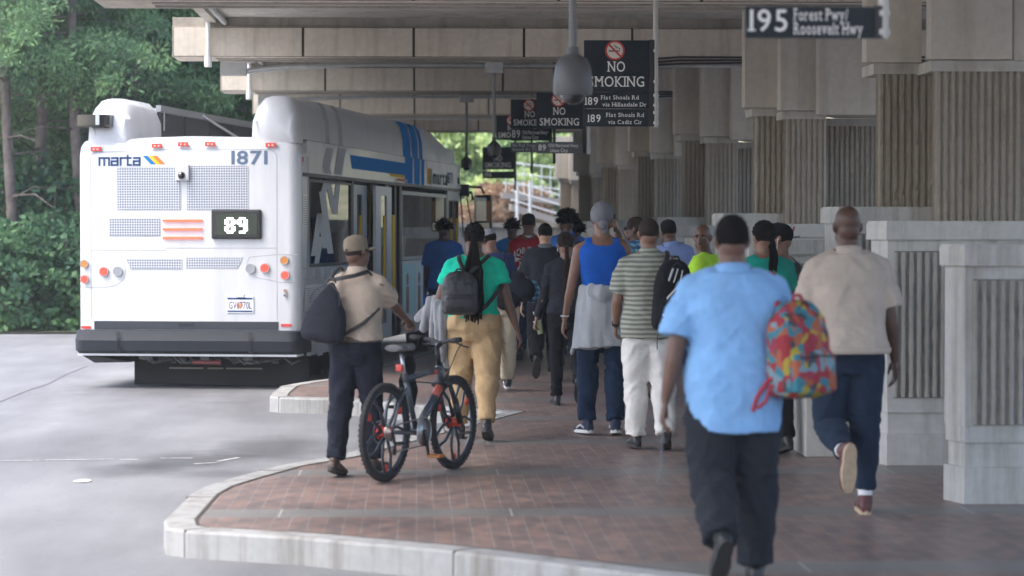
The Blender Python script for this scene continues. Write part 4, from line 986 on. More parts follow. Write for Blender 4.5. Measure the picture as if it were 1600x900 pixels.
for xx in (.42, 1.88):
    q = MB(); q.cyl((xx + .15, 3.0, .48), .48, .28, (1, 0, 0), 32); q.build('wheel', M_rubber, bus, 40)
# mirror
q = MB(); q.tube([(2.5, 11.75, 2.5), (2.62, 11.85, 2.52), (2.9, 11.9, 2.5), (2.95, 11.9, 2.4)], .02, 8); q.tube([(2.55, 11.8, 2.38), (2.75, 11.85, 2.42), (2.78, 11.85, 2.3)], .025, 8); q.tube([(2.56, 11.8, 2.6), (2.60, 11.85, 2.1), (2.62, 11.85, 1.7)], .012, 6); q.tube([(2.66, 11.8, 2.55), (2.70, 11.85, 2.2), (2.76, 11.85, 1.9)], .012, 6)
q.box((2.58, 11.75, 2.36), (2.72, 11.9, 2.55), bev=.02); mr = q.build('mirror_arm', M_black, bus)
q = MB(); q.box((2.80, 11.82, 1.79), (3.08, 12.0, 2.38), bev=.04); mh = q.build('mirror_head', M_black, bus, 40)
q = MB(); q.box((2.815, 11.812, 1.96), (3.0, 11.822, 2.35)); q.box((2.89, 11.812, 1.81), (3.05, 11.822, 1.93)); q.build('mirror_glass', mat('mirror', (.8, .86, .84), .04, metal=1), mh)
q = MB(); q.box((3.01, 11.811, 1.95), (3.06, 11.823, 2.28)); q.build('mirror_marker', M_lens_a, mh)
# interior: seats and poles
Mseat = mat('seat_fabric', (.03, .07, .17), .8)
for k in range(6):
    for xx in (.25, 1.95):
        if xx > 1 and 2.5 < 1.0 + k * 1.6 < 5.8: continue
        q = MB(); q.box((xx, 1.0 + k * 1.6, .9), (xx + .45, 1.45 + k * 1.6, 1.0), bev=.03); q.box((xx, 1.0 + k * 1.6, 1.0), (xx + .45, 1.08 + k * 1.6, 1.62), bev=.03); q.box((xx + .15, 1.1 + k * 1.6, .62), (xx + .3, 1.3 + k * 1.6, .9)); q.build('seat', Mseat, bus)
q = MB()
for y in (2.9, 4.4, 6.2, 8.5, 10.3): q.tube([(1.75, y, .62), (1.75, y, 2.8)], .017, 8)
q.build('grab_pole', M_yel, bus)

# ================================================================== PEOPLE
SKIN = {'deep': mat('skin_deep', (.085, .042, .028), .48, var=.12, vscale=7), 'dark': mat('skin_dark', (.13, .065, .042), .48, var=.12, vscale=7),
        'brown': mat('skin_brown', (.22, .115, .075), .48, var=.12, vscale=7), 'light': mat('skin_light', (.42, .25, .17), .5, var=.1, vscale=7)}
M_hair = mat('black_hair', (.010, .0085, .008), .95, spec=.12, var=.3, vscale=40, bump=.6, bscale=160)
M_hairb = mat('dark_brown_hair', (.030, .019, .014), .9, spec=.15, var=.3, vscale=40, bump=.6, bscale=160)
M_eye = mat('eye_white', (.30, .27, .25), .4); M_iris = mat('iris', (.02, .012, .01), .1)
M_solew = mat('white_sole', (.70, .70, .68), .6); M_solek = mat('black_sole', (.03, .03, .03), .7); M_solet = mat('tan_sole', (.48, .36, .24), .7, var=.15, vscale=30)
def Rx(a): return Matrix.Rotation(a, 3, 'X')
def Ry(a): return Matrix.Rotation(a, 3, 'Y')
def Rz(a): return Matrix.Rotation(a, 3, 'Z')
TORSO = [(.84, .13, .095, 0), (.90, .168, .128, -.012), (.96, .172, .132, -.014), (1.02, .160, .118, -.004), (1.10, .145, .108, 0), (1.20, .153, .112, .002), (1.30, .170, .122, .002), (1.38, .176, .118, -.002), (1.42, .160, .102, -.006), (1.455, .122, .082, -.008), (1.49, .085, .066, -.006)]
def prof(z):
    T = TORSO
    if z <= T[0][0]: return T[0][1:]
    for a, c in zip(T[:-1], T[1:]):
        if z <= c[0]:
            f = (z - a[0]) / (c[0] - a[0]); return tuple(a[i] * (1 - f) + c[i] * f for i in (1, 2, 3))
    return T[-1][1:]
def ik(a, t, l1, l2, pole):
    d = t - a; D = min(d.length, (l1 + l2) * .999); d = d.normalized(); x = (l1 * l1 - l2 * l2 + D * D) / (2 * D); h = math.sqrt(max(0, l1 * l1 - x * x))
    p = Vector(pole); p = (p - d * p.dot(d)).normalized(); return a + d * x + p * h, a + d * D

class Person:
    def __init__(s, **k):
        s.k = k; H = k.get('H', 1.75); s.g = k.get('girth', 1.0); s.sw = k.get('shoulder', 1.0); s.hw = k.get('hips', 1.0); s.belly = k.get('belly', 0.0)
        s.sc = H / 1.75; s.lean = R(k.get('lean', 3)); s.tw = R(k.get('twist', 0)); s.roll = R(k.get('roll', 0)); s.vox = k.get('vox', .010)
        s.hy = R(k.get('head_yaw', 0)); s.hp = R(k.get('head_pitch', 0)); s.hr = R(k.get('head_roll', 0))
        s.P0 = Vector((0, 0, .95)); s.skin = SKIN[k.get('skin', 'dark')]
        g = s.g; s.J = {}
        for sd, sg in (('L', -1), ('R', 1)):
            hip, knee, ank, abd = k.get('leg' + sd, (0, 0, 0, 1)); hip, knee, ank, abd = map(R, (hip, knee, ank, abd))
            hj = Vector((sg * (.088 + .03 * (g - 1)) * s.hw, 0, .93)); th = Ry(-sg * abd) @ Rx(hip) @ Vector((0, 0, -.435)); kn = hj + th
            sh = Ry(-sg * abd * .3) @ Rx(hip - knee) @ Vector((0, 0, -.42)); an = kn + sh; toe = R(k.get('toe' + sd, 6)) * -sg
            fr = Rz(toe) @ Rx(hip - knee + ank); s.J[sd] = (hj, kn, an, fr)
            shl = Vector((sg * (.172 * s.sw + .05 * (g - 1)), -.005, 1.398)); shl = s.T(shl)
            ua, fa = .285, .255
            if 'hand' + sd in k:
                el, wr = ik(shl, Vector(k['hand' + sd]), ua, fa, k.get('pole' + sd, (sg * .5, -1, -.4)))
            else:
                fl, ab, eb, inw = map(R, k.get('arm' + sd, (0, 8, 15, 0)))
                el = shl + Ry(-sg * ab) @ Rx(fl) @ Vector((0, 0, -ua)); wr = el + Ry(-sg * (ab - inw)) @ Rx(fl + eb) @ Vector((0, 0, -fa))
            s.J['a' + sd] = (shl, el, wr)
        # drop to the ground
        zmin = 9
        for sd in 'LR':
            an, fr = s.J[sd][2], s.J[sd][3]
            for p in ((0, -.07, -.085), (0, .19, -.085)): zmin = min(zmin, (an + fr @ Vector(p)).z)
        s.dz = -zmin
        # root mesh
        s.build_body()
    def T(s, p):
        f = max(0.0, min(1.0, (p.z - .95) / .35)); q = p - s.P0
        q = Rz(s.tw * f) @ Ry(s.roll * f) @ Rx(-s.lean * f) @ q; return q + s.P0
    def Wv(s, p):
        return (Vector((p[0], p[1], p[2] + s.dz))) * s.sc
    def fin(s, mb):
        mb.v = [tuple(s.Wv(v)) for v in mb.v]; return mb
    def ring(s, z, inf, n=28, sq=2.3, T=True, flare=0.0, wx=1.0, zp=None):
        rx, ry, yo = prof(zp if zp else z); g = s.g; bl = s.belly * math.exp(-((z - 1.08) / .15) ** 2)
        rx = rx * (1 + (g - 1) * .95) + inf; ry = ry * (1 + (g - 1) * 1.1) + inf
        if z < 1.03: rx *= s.hw; ry *= (1 + (s.hw - 1) * .8)
        if z > 1.25: rx *= (1 + (s.sw - 1))
        rx = rx * wx + flare; ry += flare
        out = []
        for i in range(n):
            a = 2 * math.pi * i / n; c, q = math.cos(a), math.sin(a)
            x = math.copysign(abs(c) ** (2 / sq), c) * rx; y = math.copysign(abs(q) ** (2 / sq), q) * ry
            if q > 0: y += bl * q
            y += yo * g; p = Vector((x, y, z)); out.append(s.T(p) if T else p)
        return out
    def head_frame(s):
        nk = s.T(Vector((0, -.012, 1.50))); Rm = Rz(s.tw) @ Ry(s.roll) @ Rx(-s.lean * .4); Hr = Rz(s.hy) @ Rx(s.hp) @ Ry(s.hr)
        c = nk + Rm @ Vector((0, .018, .055)) + (Rm @ Hr) @ Vector((0, .0, .09)); M = Matrix.Translation(c) @ (Rm @ Hr).to_4x4(); return nk, M
    def hand(s, mb, wr, d, side, grip=False, palm=None):
        sg = -1 if side == 'L' else 1; d = d.normalized()
        n_ = Vector(palm) if palm else Vector((-sg, 0, 0)) ; n_ = (n_ - d * n_.dot(d)).normalized(); b_ = d.cross(n_).normalized()
        thumb_dir = b_ if (b_.y > 0) else -b_
        if s.k.get('thumb' + side): t_ = Vector(s.k['thumb' + side]); thumb_dir = b_ if b_.dot(t_) > 0 else -b_
        fr = lambda x, y, z: wr + thumb_dir * x + d * y + n_ * z
        mb.tube([fr(0, -.02, 0), fr(0, .015, 0), fr(0, .05, .003), fr(0, .085, .004)], [.024, .028, .039, .036], 12, True, flat=.42, ref=tuple(thumb_dir))
        for q, (x, L) in enumerate(((.028, .068), (.0095, .078), (-.0095, .073), (-.027, .057))):
            c = R(62 if grip else 16 + q * 5); pts = [fr(x * .9, .06, .004)]; a = R(15 if not grip else 35); p = fr(x, .088, .006); pts.append(p); l = L / 2.4
            for kk in range(3):
                v = d * math.cos(a) + n_ * math.sin(a) + thumb_dir * (x * 1.5); p = p + v.normalized() * l * (1 - .12 * kk); pts.append(p); a += c
            mb.tube(pts, [.0095, .0100, .0092, .0085, .0075], 8, True)
        a = R(35); p0 = fr(.018, .012, .004); p1 = p0 + (thumb_dir * .7 + d * .75 + n_ * .35).normalized() * .038; p2 = p1 + (thumb_dir * .25 + d * 1.0 + n_ * (.9 if grip else .35)).normalized() * .03; p3 = p2 + (d * 1.0 + n_ * (1.2 if grip else .4)).normalized() * .024
        mb.tube([p0, p1, p2, p3], [.013, .0125, .0105, .009], 8, True)
    def build_body(s):
        g = s.g; ag = 1 + (g - 1) * .9; lg = 1 + (g - 1) * .7; mb = MB(); k = s.k
        mb.loft([s.ring(z, -.012 if z < 1.0 else 0) for z, *_ in TORSO])
        nk, HM = s.head_frame(); s.HM = HM
        ng = 1 + (g - 1) * .8
        mb.tube([s.T(Vector((0, -.01, 1.42))), s.T(Vector((0, -.012, 1.47))), nk, HM @ Vector((0, -.012, -.055))], [.085 * ng, .068 * ng, .058 * ng, .056 * ng], 16, True)
        # trapezius
        for sg in (-1, 1): mb.tube([s.T(Vector((sg * .02, -.015, 1.50))), s.T(Vector((sg * .09 * s.sw, -.012, 1.448))), s.J['aL' if sg < 0 else 'aR'][0]], [.045 * ng, .047 * ag, .056 * ag], 12, True)
        hb = lambda c, r: mb.ball(c, r, 20, HM)
        hb((0, -.012, .032), (.076, .096, .088)); hb((0, .028, -.035), (.060, .066, .085)); hb((0, .068, -.092), (.026, .022, .022)); hb((0, -.045, -.025), (.062, .055, .062))
        for sg in (-1, 1):
            hb((sg * .045, .018, -.055), (.022, .045, .045)); hb((sg * .036, .060, -.018), (.024, .022, .018))
            hb((sg * .076, -.004, -.008), (.010, .020, .033)); hb((sg * .085, -.012, -.002), (.006, .014, .024)); hb((sg * .030, .079, .022), (.026, .013, .009))
            hb((sg * .012, .099, -.042), (.010, .012, .009))
        mb.tube([HM @ Vector((0, .086, .015)), HM @ Vector((0, .100, -.015)), HM @ Vector((0, .112, -.038))], [.010, .012, .015], 10, True)
        hb((0, .090, -.066), (.024, .012, .008)); hb((0, .087, -.076), (.020, .011, .008))
        for sd, sg in (('L', -1), ('R', 1)):
            hj, kn, an, fr = s.J[sd]
            mb.tube([hj + Vector((0, 0, .06)), hj, hj.lerp(kn, .45), kn], [.078 * lg, .080 * lg, .066 * lg, .050 * lg], 14, True)
            cf = fr @ Vector((0, -.018, 0)); mb.tube([kn, kn.lerp(an, .3) + cf, kn.lerp(an, .65) + cf * .4, an], [.052 * lg, .058 * lg, .042 * lg, .034], 14, True)
            mb.tube([an, an + fr @ Vector((0, .06, -.05))], [.034, .03], 10, True)
            sh, el, wr = s.J['a' + sd]
            mb.tube([sh, sh.lerp(el, .3), sh.lerp(el, .75), el], [.054 * ag, .050 * ag, .042 * ag, .038 * ag], 14, True)
            mb.tube([el, el.lerp(wr, .25), el.lerp(wr, .7), wr], [.038 * ag, .042 * ag, .031 * ag, .0245], 14, True, flat=.9)
            s.hand(mb, wr, (wr - el), sd, grip=('grip' + sd) in k, palm=k.get('palm' + sd))
        s.fin(mb)
        sc = s.sc; hm = s.HM
        o = organic(mb, 'person', s.vox * .75, s.skin, None, 3)
        loc = k['loc']; o.location = (loc[0], loc[1], loc[2] if len(loc) > 2 else 0); o.rotation_euler = (0, 0, R(k.get('heading', 0)))
        tag(o, k['label'], 'person', k.get('group')); s.o = o
        if k.get('face'):
            for sg in (-1, 1):
                q = MB(); q.ball((sg * .031, .078, .003), (.0125, .011, .0085), 14, HM); s.fin(q).build('eye', M_eye, o, True)
                q = MB(); q.ball((sg * .031, .0865, .003), (.0055, .004, .0058), 10, HM); s.fin(q).build('iris', M_iris, o, True)
                q = MB(); q.tube([HM @ Vector((sg * .014, .0915, .021)), HM @ Vector((sg * .033, .0925, .027)), HM @ Vector((sg * .050, .080, .021))], [.0035, .0045, .003], 8, True, flat=.6); s.fin(q).build('eyebrow', M_hair, o, True)
            q = MB(); q.ball((0, .0975, -.067), (.022, .007, .0045), 14, HM); q.ball((0, .0955, -.076), (.018, .007, .005), 14, HM); s.fin(q).build('lips', mat('lips', (.20, .075, .06), .5), o, True)
    # --- garments
    def fold_fn(s, amp, seed=0, zf=9.0, xf=4.0, joints=()):
        js = [(s.Wv(j), r) for j, r in joints]
        def f(p):
            wp = noise.noise(Vector((p.x * 3, p.y * 3, p.z * 3 + seed))) * .25
            q = Vector((p.x * xf + seed + wp, p.y * xf + p.z * 1.5, p.z * zf + p.x * 4.0 * (1 if p.x > 0 else -1)))
            r1 = 1 - 2.2 * abs(noise.noise(q)); r2 = 1 - 2.2 * abs(noise.noise(q * 1.9 + Vector((7, 3, 1))))
            d = amp * (.55 * r1 + .35 * r2 - .45)
            for j, r in js:
                w_ = math.exp(-((p - j).length / r) ** 2)
                if w_ > .05:
                    q2 = Vector((p.x * 7 + seed, p.y * 7, p.z * 26 + p.x * 12)); d += w_ * .012 * (1 - 2.4 * abs(noise.noise(q2)) - .4)
            return d
        return f
    def shirt(s, m, hem=.90, sleeve=.55, inf=.020, loose=0.0, kind='tee', name='shirt', amp=.010, collar=False, sl_r=1.0, neck=1.485, drape=0.0, tail=.0):
        s.hem = hem; g = s.g; ag = 1 + (g - 1) * .9; mb = MB(); zs_ = [hem, hem + .03, hem + .08, hem + .15] + [z for z in (1.02, 1.10, 1.2, 1.3, 1.38, 1.43, 1.46, neck) if z > hem + .17]
        rings = []
        for z in zs_:
            lo = loose * max(0, min(1, (1.36 - z) / .18)); rings.append(s.ring(z, inf + lo + (.004 if z > 1.46 else 0) + ({1.38: .006, 1.43: .012}.get(z, 0) if kind == 'tank' else 0) + drape * max(0, (1.0 - z)), zp=max(z, .915)))
        mb.loft(rings)
        if hem < .90:
            for sg in (-1, 1): mb.ball((sg * .072 * s.hw * g, -.048 * g, .91), (.090 * g + inf * .8, .088 * g + inf * .9, .10), 16)
        if kind != 'tank':
            for sd, sg in (('L', -1), ('R', 1)):
                sh, el, wr = s.J['a' + sd]
                mb.tube([s.T(Vector((sg * .035, -.014, 1.482))), s.T(Vector((sg * .09 * s.sw, -.012, 1.452))), sh + Vector((0, 0, .004))], [.045, .054 * ag, .066 * ag], 14, True)
                if sleeve <= 1:
                    e = sh.lerp(el, sleeve); mid = sh.lerp(el, sleeve * .5); r1 = .062 * ag * sl_r + inf * .3
                    mb.tube([sh.lerp(el, -.06), sh.lerp(el, .06), mid, e], [.060 * ag, .066 * ag, r1, r1 * 1.04], 18)
                else:
                    f = sleeve - 1; mb.tube([sh, sh.lerp(el, .5), el, el.lerp(wr, .5), el.lerp(wr, f)], [.066 * ag, .058 * ag, .050 * ag, .046 * ag, .040 * ag], 16)
        else:
            for sg in (-1, 1): mb.tube([s.T(Vector((sg * .060, -.014, 1.458))), s.T(Vector((sg * .115 * s.sw, -.010, 1.436)))], [.055 * ag, .059 * ag], 18)
            for sg in (): mb.tube([s.T(Vector((sg * .075, -.105 * g, 1.34))), s.T(Vector((sg * .085, -.075, 1.44))), s.T(Vector((sg * .088, -.02, 1.485))), s.T(Vector((sg * .085, .06, 1.44))), s.T(Vector((sg * .075, .10, 1.34)))], [.04, .034, .028, .034, .04], 12, True, flat=.6)
        js = [(s.J['a' + sd][0].lerp(s.J['a' + sd][1], .3), .10) for sd in 'LR'] + [(s.T(Vector((0, -.1, 1.03))), .14)]
        s.fin(mb); o = organic(mb, name, s.vox, m, s.o, 4, s.fold_fn(amp, s.k.get('seed', 1) * 3.7, 6, 5, js if kind != 'tank' else js[2:]))
        if collar:
            ng = 1 + (g - 1) * .8; q = MB(); nk = s.T(Vector((0, -.012, 1.478))); n2 = s.T(Vector((0, -.010, 1.528)))
            q.tube([nk - Vector((0, 0, .03)), nk, nk.lerp(n2, .6), n2, n2 - Vector((0, 0, .006))], [.098 * ng, .088 * ng, .076 * ng, .070 * ng, .055 * ng], 24); s.fin(q).build('collar', m if collar is True else collar, o, True)
        return o
    def trousers(s, m, top=1.02, inf=.016, legr=1.0, hem=.97, name='trousers', amp=.010, taper=1.0):
        g = s.g; lg = 1 + (g - 1) * .75; mb = MB(); un = top == 1.02 and s.hem < .9
        if un: top = .985
        mb.loft([s.ring(z, inf if (z < .87 or not un) else .001) for z in (.80, .86, .90, .96, top - .015, top)])
        js = []
        for sd, sg in (('L', -1), ('R', 1)):
            hj, kn, an, fr = s.J[sd]; e = kn.lerp(an, hem)
            bk = fr @ Vector((0, -.012, 0))
            mb.tube([hj + Vector((0, 0, .03)), hj - Vector((0, 0, .04)), hj.lerp(kn, .5), kn, kn.lerp(an, .3) + bk, kn.lerp(an, .7), e], [.100 * lg, .104 * lg * legr ** .5, .090 * lg * legr, .074 * lg * legr, .074 * lg * legr, .064 * lg * legr * taper, .064 * legr * taper * (1 + (lg - 1) * .6)], 18)
            js += [(kn, .12), (kn.lerp(an, .88), .10)]
        js.append((Vector((0, -.08, .83)), .12))
        for sg in (-1, 1): mb.ball((sg * .073 * s.hw * g, -.040 * g, .885), (.086 * g, .082 * g, .09), 16)
        s.fin(mb); return organic(mb, name, s.vox, m, s.o, 4, s.fold_fn(amp, s.k.get('seed', 1) * 5.1 + 9, 5, 6, js))
    def shoes(s, m, sole, name='shoe', big=1.0, socks=None, white_stripe=None):
        for sd in 'LR':
            hj, kn, an, fr = s.J[sd]; mb = MB(); rings = []
            for y, hw_, top in ((-.078, .020, .050), (-.07, .030, .072), (-.04, .037, .085), (0, .038, .092), (.05, .041, .078), (.10, .047, .060), (.15, .047, .050), (.185, .037, .042), (.205, .018, .032)):
                hw_ *= big; r = []
                for i in range(16):
                    a = 2 * math.pi * i / 16; c, q = math.cos(a), math.sin(a); x = math.copysign(abs(c) ** .7, c) * hw_; z = (q * .5 + .5) * (top - .006) + .006
                    r.append(an + fr @ Vector((x, y * big, z - .085)))
                rings.append(r)
            mb.loft(rings); mb.tube([an + fr @ Vector((0, -.018, -.03)), an + fr @ Vector((0, -.016, .025))], [.044, .042], 14)
            s.fin(mb); so_ = organic(mb, name, s.vox * .8, m, s.o, 2)
            q = MB(); pts = []
            for i in range(26):
                a = 2 * math.pi * i / 26; y = .063 + .142 * math.sin(a) * big; hw2 = .046 * abs(math.cos(a)) ** .75 * (1 - .18 * math.exp(-((y - .03) / .03) ** 2)) * big; pts.append(Vector((math.copysign(hw2, math.cos(a)), y, 0)))
            q.loft([[an + fr @ (p + Vector((0, 0, z))) * 1.0 for p in pts] for z in (-.087, -.062)]); s.fin(q).build('sole', sole, so_, 40)
            if white_stripe:
                q = MB()
                for sx in (-1, 1): q.tube([an + fr @ Vector((sx * .040, -.03, -.045)), an + fr @ Vector((sx * .043, .03, -.025)), an + fr @ Vector((sx * .047, .09, -.05))], .008, 8)
                s.fin(q).build('side_stripe', white_stripe, so_, True)
            if socks:
                q = MB(); q.tube([an + fr @ Vector((0, -.015, -.02)), an + fr @ Vector((0, -.012, .03)), kn.lerp(an, .86)], [.041, .041, .044], 14); s.fin(q).build('sock', socks, s.o, True)
    def hair(s, kind, m=M_hair, **kw):
        HM = s.HM; q = MB()
        if kind in ('short', 'fade'):
            rings = []; n = 32; th = kw.get('th', .007) * .6
            for k_ in range(1, 18):
                a = math.pi * k_ / 18 - math.pi / 2; r = []
                for j_ in range(n):
                    b_ = 2 * math.pi * j_ / n; d = Vector((math.cos(a) * math.cos(b_), math.cos(a) * math.sin(b_), math.sin(a)))
                    p = Vector((d.x * .077, d.y * .098, d.z * .090)) + Vector((0, -.013, .031)); yy = p.y
                    line = -.060 + max(0, yy + .06) * .75 if yy < .03 else .0075 + (yy - .03) * 1.1
                    w_ = 1 / (1 + math.exp(-(p.z - line + noise.noise(p * 45) * .008) * 110)); e = th * (w_ * 2 - 1) + .001 + noise.noise(p * 60) * .002 * w_
                    r.append(HM @ (p + d * e))
                rings.append(r)
            q.loft(rings); o = s.fin(q).build('hair', m, s.o, True)
        elif kind == 'afro':
            rr_ = kw.get('r', .125); rnd = random.Random(s.k.get('seed', 1))
            for i in range(kw.get('n', 240)):
                d = Vector((rnd.gauss(0, 1), rnd.gauss(0, 1), rnd.gauss(0, 1))).normalized()
                if d.y > .45 and d.z < .45: continue
                if d.z < -.45: continue
                p = Vector((d.x * rr_ * .92, d.y * rr_, d.z * rr_ * .9)) + Vector((0, -.02, .045)); L = rnd.uniform(.02, .045)
                q.tube([HM @ (p * .75), HM @ p, HM @ (p + d * L + Vector((rnd.gauss(0, .008), rnd.gauss(0, .008), -.006)))], [.018, .013, .004], 6, True)
            q.ball((0, -.022, .04), (rr_ * .9, rr_ * .95, rr_ * .85), 18, HM); o = s.fin(q).build('hair', m, s.o, True)
        elif kind in ('braids', 'ponytail'):
            s.hair('short', m, th=.016); rnd = random.Random(s.k.get('seed', 1)); nb = kw.get('nb', 14); L = kw.get('L', .6); sp = kw.get('spread', .05)
            for i in range(9):   # cornrow ridges gathered at the back
                a = R(-80 + 20 * i); pts = []
                for t in range(7):
                    b_ = R(42 + 19 * t); pts.append(HM @ Vector((math.sin(a) * .084 * math.sin(b_), math.cos(b_) * .106 - .013, .034 + .097 * math.sin(b_) * math.cos(a))))
                q.tube(pts, .009, 6, True)
            kn = HM @ Vector((0, -.112, kw.get('kz', .01))); q.ball(tuple(kn), .034, 12)
            for i in range(nb):
                x = (i - nb / 2) / nb * 2 * sp; p = kn; l = L * rnd.uniform(.8, 1.0); pts = [kn]
                for t in range(1, 7):
                    f = t / 6; pts.append(kn + Vector((x * min(1, f * 2) + rnd.gauss(0, .004), -.012 - .05 * math.sin(f * 2.2) + rnd.gauss(0, .004) + kw.get('by', -.012), -l * f)))
                q.tube(pts, [.016, .013, .012, .011, .010, .009, .006], 6, True)
            o = s.fin(q).build('braids', m, s.o, True)
        elif kind == 'cap':
            rot = Rz(R(kw.get('turn', 0))).to_4x4(); HMc = HM @ rot; rings = []; n = 32
            zb = kw.get('zb', .018)
            for z, r in ((zb, .97), (.045, .985), (.075, .95), (.098, .83), (.114, .6), (.123, .3), (.126, .06)):
                rings.append([HMc @ Vector((math.cos(2 * math.pi * j_ / n) * .084 * r, math.sin(2 * math.pi * j_ / n) * .104 * r - .012, z + .006)) for j_ in range(n)])
            q.loft(rings); pts = []
            for i in range(15):
                a = math.pi * i / 14; pts.append((math.cos(a) * .078, .055 + math.sin(a) * .115))
            if kw.get('brim', True): q.loft([[HMc @ Vector((x, y, z + .024 - (x * x) * 3 - (y - .06) * .10)) for x, y in pts] for z in (-.003, .003)])
            o = s.fin(q).build('cap', m, s.o, 50)
            q = MB(); q.ball((0, -.012, .133), .007, 8, HMc); s.fin(q).build('cap_button', m, o, True)
            q = MB()   # hair below the rim
        elif kind == 'wrap':
            rings = []; n = 32
            for k_ in range(1, 18):
                a = math.pi * k_ / 18 - math.pi / 2; r = []
                for j_ in range(n):
                    b_ = 2 * math.pi * j_ / n; d = Vector((math.cos(a) * math.cos(b_), math.cos(a) * math.sin(b_), math.sin(a)))
                    p = Vector((d.x * .080, d.y * .101, d.z * .092)) + Vector((0, -.013, .032)); line = -.055 + max(0, p.y + .06) * .7 if p.y < .04 else .02
                    w_ = 1 / (1 + math.exp(-(p.z - line) * 160)); r.append(HM @ (p + d * (.012 * (w_ * 2 - 1) + math.sin(b_ * 11 + a * 3) * .0016)))
                rings.append(r)
            q.loft(rings); q.ball((0, -.118, -.048), (.036, .030, .042), 14, HM); q.ball((.012, -.112, -.085), (.028, .020, .035), 12, HM); q.ball((0, -.104, -.030), (.045, .02, .014), 12, HM)
            o = s.fin(q).build('headwrap', m, s.o, True)
        return o
    def thing(s, name, mb, m, label, cat, group=None, smooth=True, vox=None, fold=None):
        """a separate object carried by the person, built in the person's frame"""
        s.fin(mb); o = organic(mb, name, vox, m, None, 3, fold) if vox else mb.build(name, m, None, smooth)
        o.location = s.o.location; o.rotation_euler = s.o.rotation_euler; return tag(o, label, cat, group)
def project_text(body, h, cx, cz, target, m, name='lettering', arc=0.0, **k):
    """lay lettering on the back of a garment (local -Y side)"""
    vs, fs = text_geo(body, h, **k); me = target.data; bvh = BVHTree.FromPolygons([v.co for v in me.vertices], [tuple(p.vertices) for p in me.polygons]); out = []
    for v in vs:
        x = cx + v.x; z = cz + v.y - arc * v.x * v.x; hit = bvh.ray_cast(Vector((x, -1, z)), Vector((0, 1, 0)))
        y = hit[0].y - .004 if hit[0] else -.12; out.append((x, y, z))
    q = MB(); q.add(out, fs); return q.build(name, m, target)

def bag(s, center, size, m, label, yaw=0, tilt=0, pocket=True, m2=None, strapm=None, straps=((-.09), (.09)), sq=3.2, name='backpack', vox=None, round_top=.55, strap_pts=None, pocket_m=None, roll=0, t0=.62):
    """backpack in the person's frame; local -y is outward"""
    w_, d_, h_ = size; M = Matrix.Translation(Vector(center)) @ (Rz(R(yaw)) @ Ry(R(roll)) @ Rx(R(tilt))).to_4x4()
    q = MB(); rings = []; N = 30
    for f in (0, .03, .10, .25, .45, .65, .80, .90, .96, 1.0):
        a = 1 - round_top * max(0, (f - t0) / (1 - t0)) ** (2.2 if t0 > .5 else 1.5); a *= 1 - .22 * max(0, (.1 - f) / .1) ** 1.5; z = (f - .5) * h_; dd = a * (1 - .22 * f)
        if f in (0, 1.0): a *= .55; dd *= .55
        r = []
        for i in range(N):
            t = 2 * math.pi * i / N; c, sn = math.cos(t), math.sin(t); r.append(M @ Vector((math.copysign(abs(c) ** (2 / sq), c) * w_ / 2 * a, math.copysign(abs(sn) ** (2 / sq), sn) * d_ / 2 * dd, z)))
        rings.append(r)
    q.loft(rings)
    o = s.thing(name, q, m, label, 'bag', vox=vox or .008, fold=lambda p: noise.noise(p * 16) * .005 + noise.noise(p * 30) * .002)
    def part(nm, mb, mm, sm_=True):
        s.fin(mb); return mb.build(nm, mm, o, sm_)
    if pocket:
        q = MB(); rings = []
        for f in (0, .08, .5, .85, 1.0):
            a = .86 * (1 if 0 < f < .9 else .8); z = -.46 * h_ + f * .44 * h_
            rings.append([M @ Vector((math.copysign(abs(math.cos(t)) ** .6, math.cos(t)) * w_ / 2 * a, -d_ * .40 + math.copysign(abs(math.sin(t)) ** .6, math.sin(t)) * .035 * (1 if 0 < f < .9 else .6), z)) for t in [2 * math.pi * i / 24 for i in range(24)]])
        q.loft(rings); part('pocket', q, pocket_m or m2 or m, 50)
        q = MB(); q.tube([M @ Vector((-w_ * .36, -d_ * .40 - .037, .0 * h_ - .045)), M @ Vector((0, -d_ * .40 - .040, -.035)), M @ Vector((w_ * .36, -d_ * .40 - .037, -.045))], .004, 6, True); part('zip', q, M_black)
    q = MB(); z = h_ * .40; q.tube([M @ Vector((-w_ * .36, -d_ * .30, .12 * h_)), M @ Vector((-w_ * .30, -d_ * .28, z * .8)), M @ Vector((0, -d_ * .24, z + .035)), M @ Vector((w_ * .30, -d_ * .28, z * .8)), M @ Vector((w_ * .36, -d_ * .30, .12 * h_))], .005, 6, True); part('zip', q, M_black)
    q = MB(); q.tube([M @ Vector((-.035, -.01, h_ * .49)), M @ Vector((-.02, -.01, h_ * .54)), M @ Vector((.02, -.01, h_ * .54)), M @ Vector((.035, -.01, h_ * .49))], .008, 8, True); part('handle', q, strapm or M_black)
    for sp_ in (strap_pts or []):
        q = MB(); q.tube([Vector(p) for p in sp_], .019, 10, True, flat=.32, ref=(1, 0, 0)); part('strap', q, strapm or M_black)
    return o, M

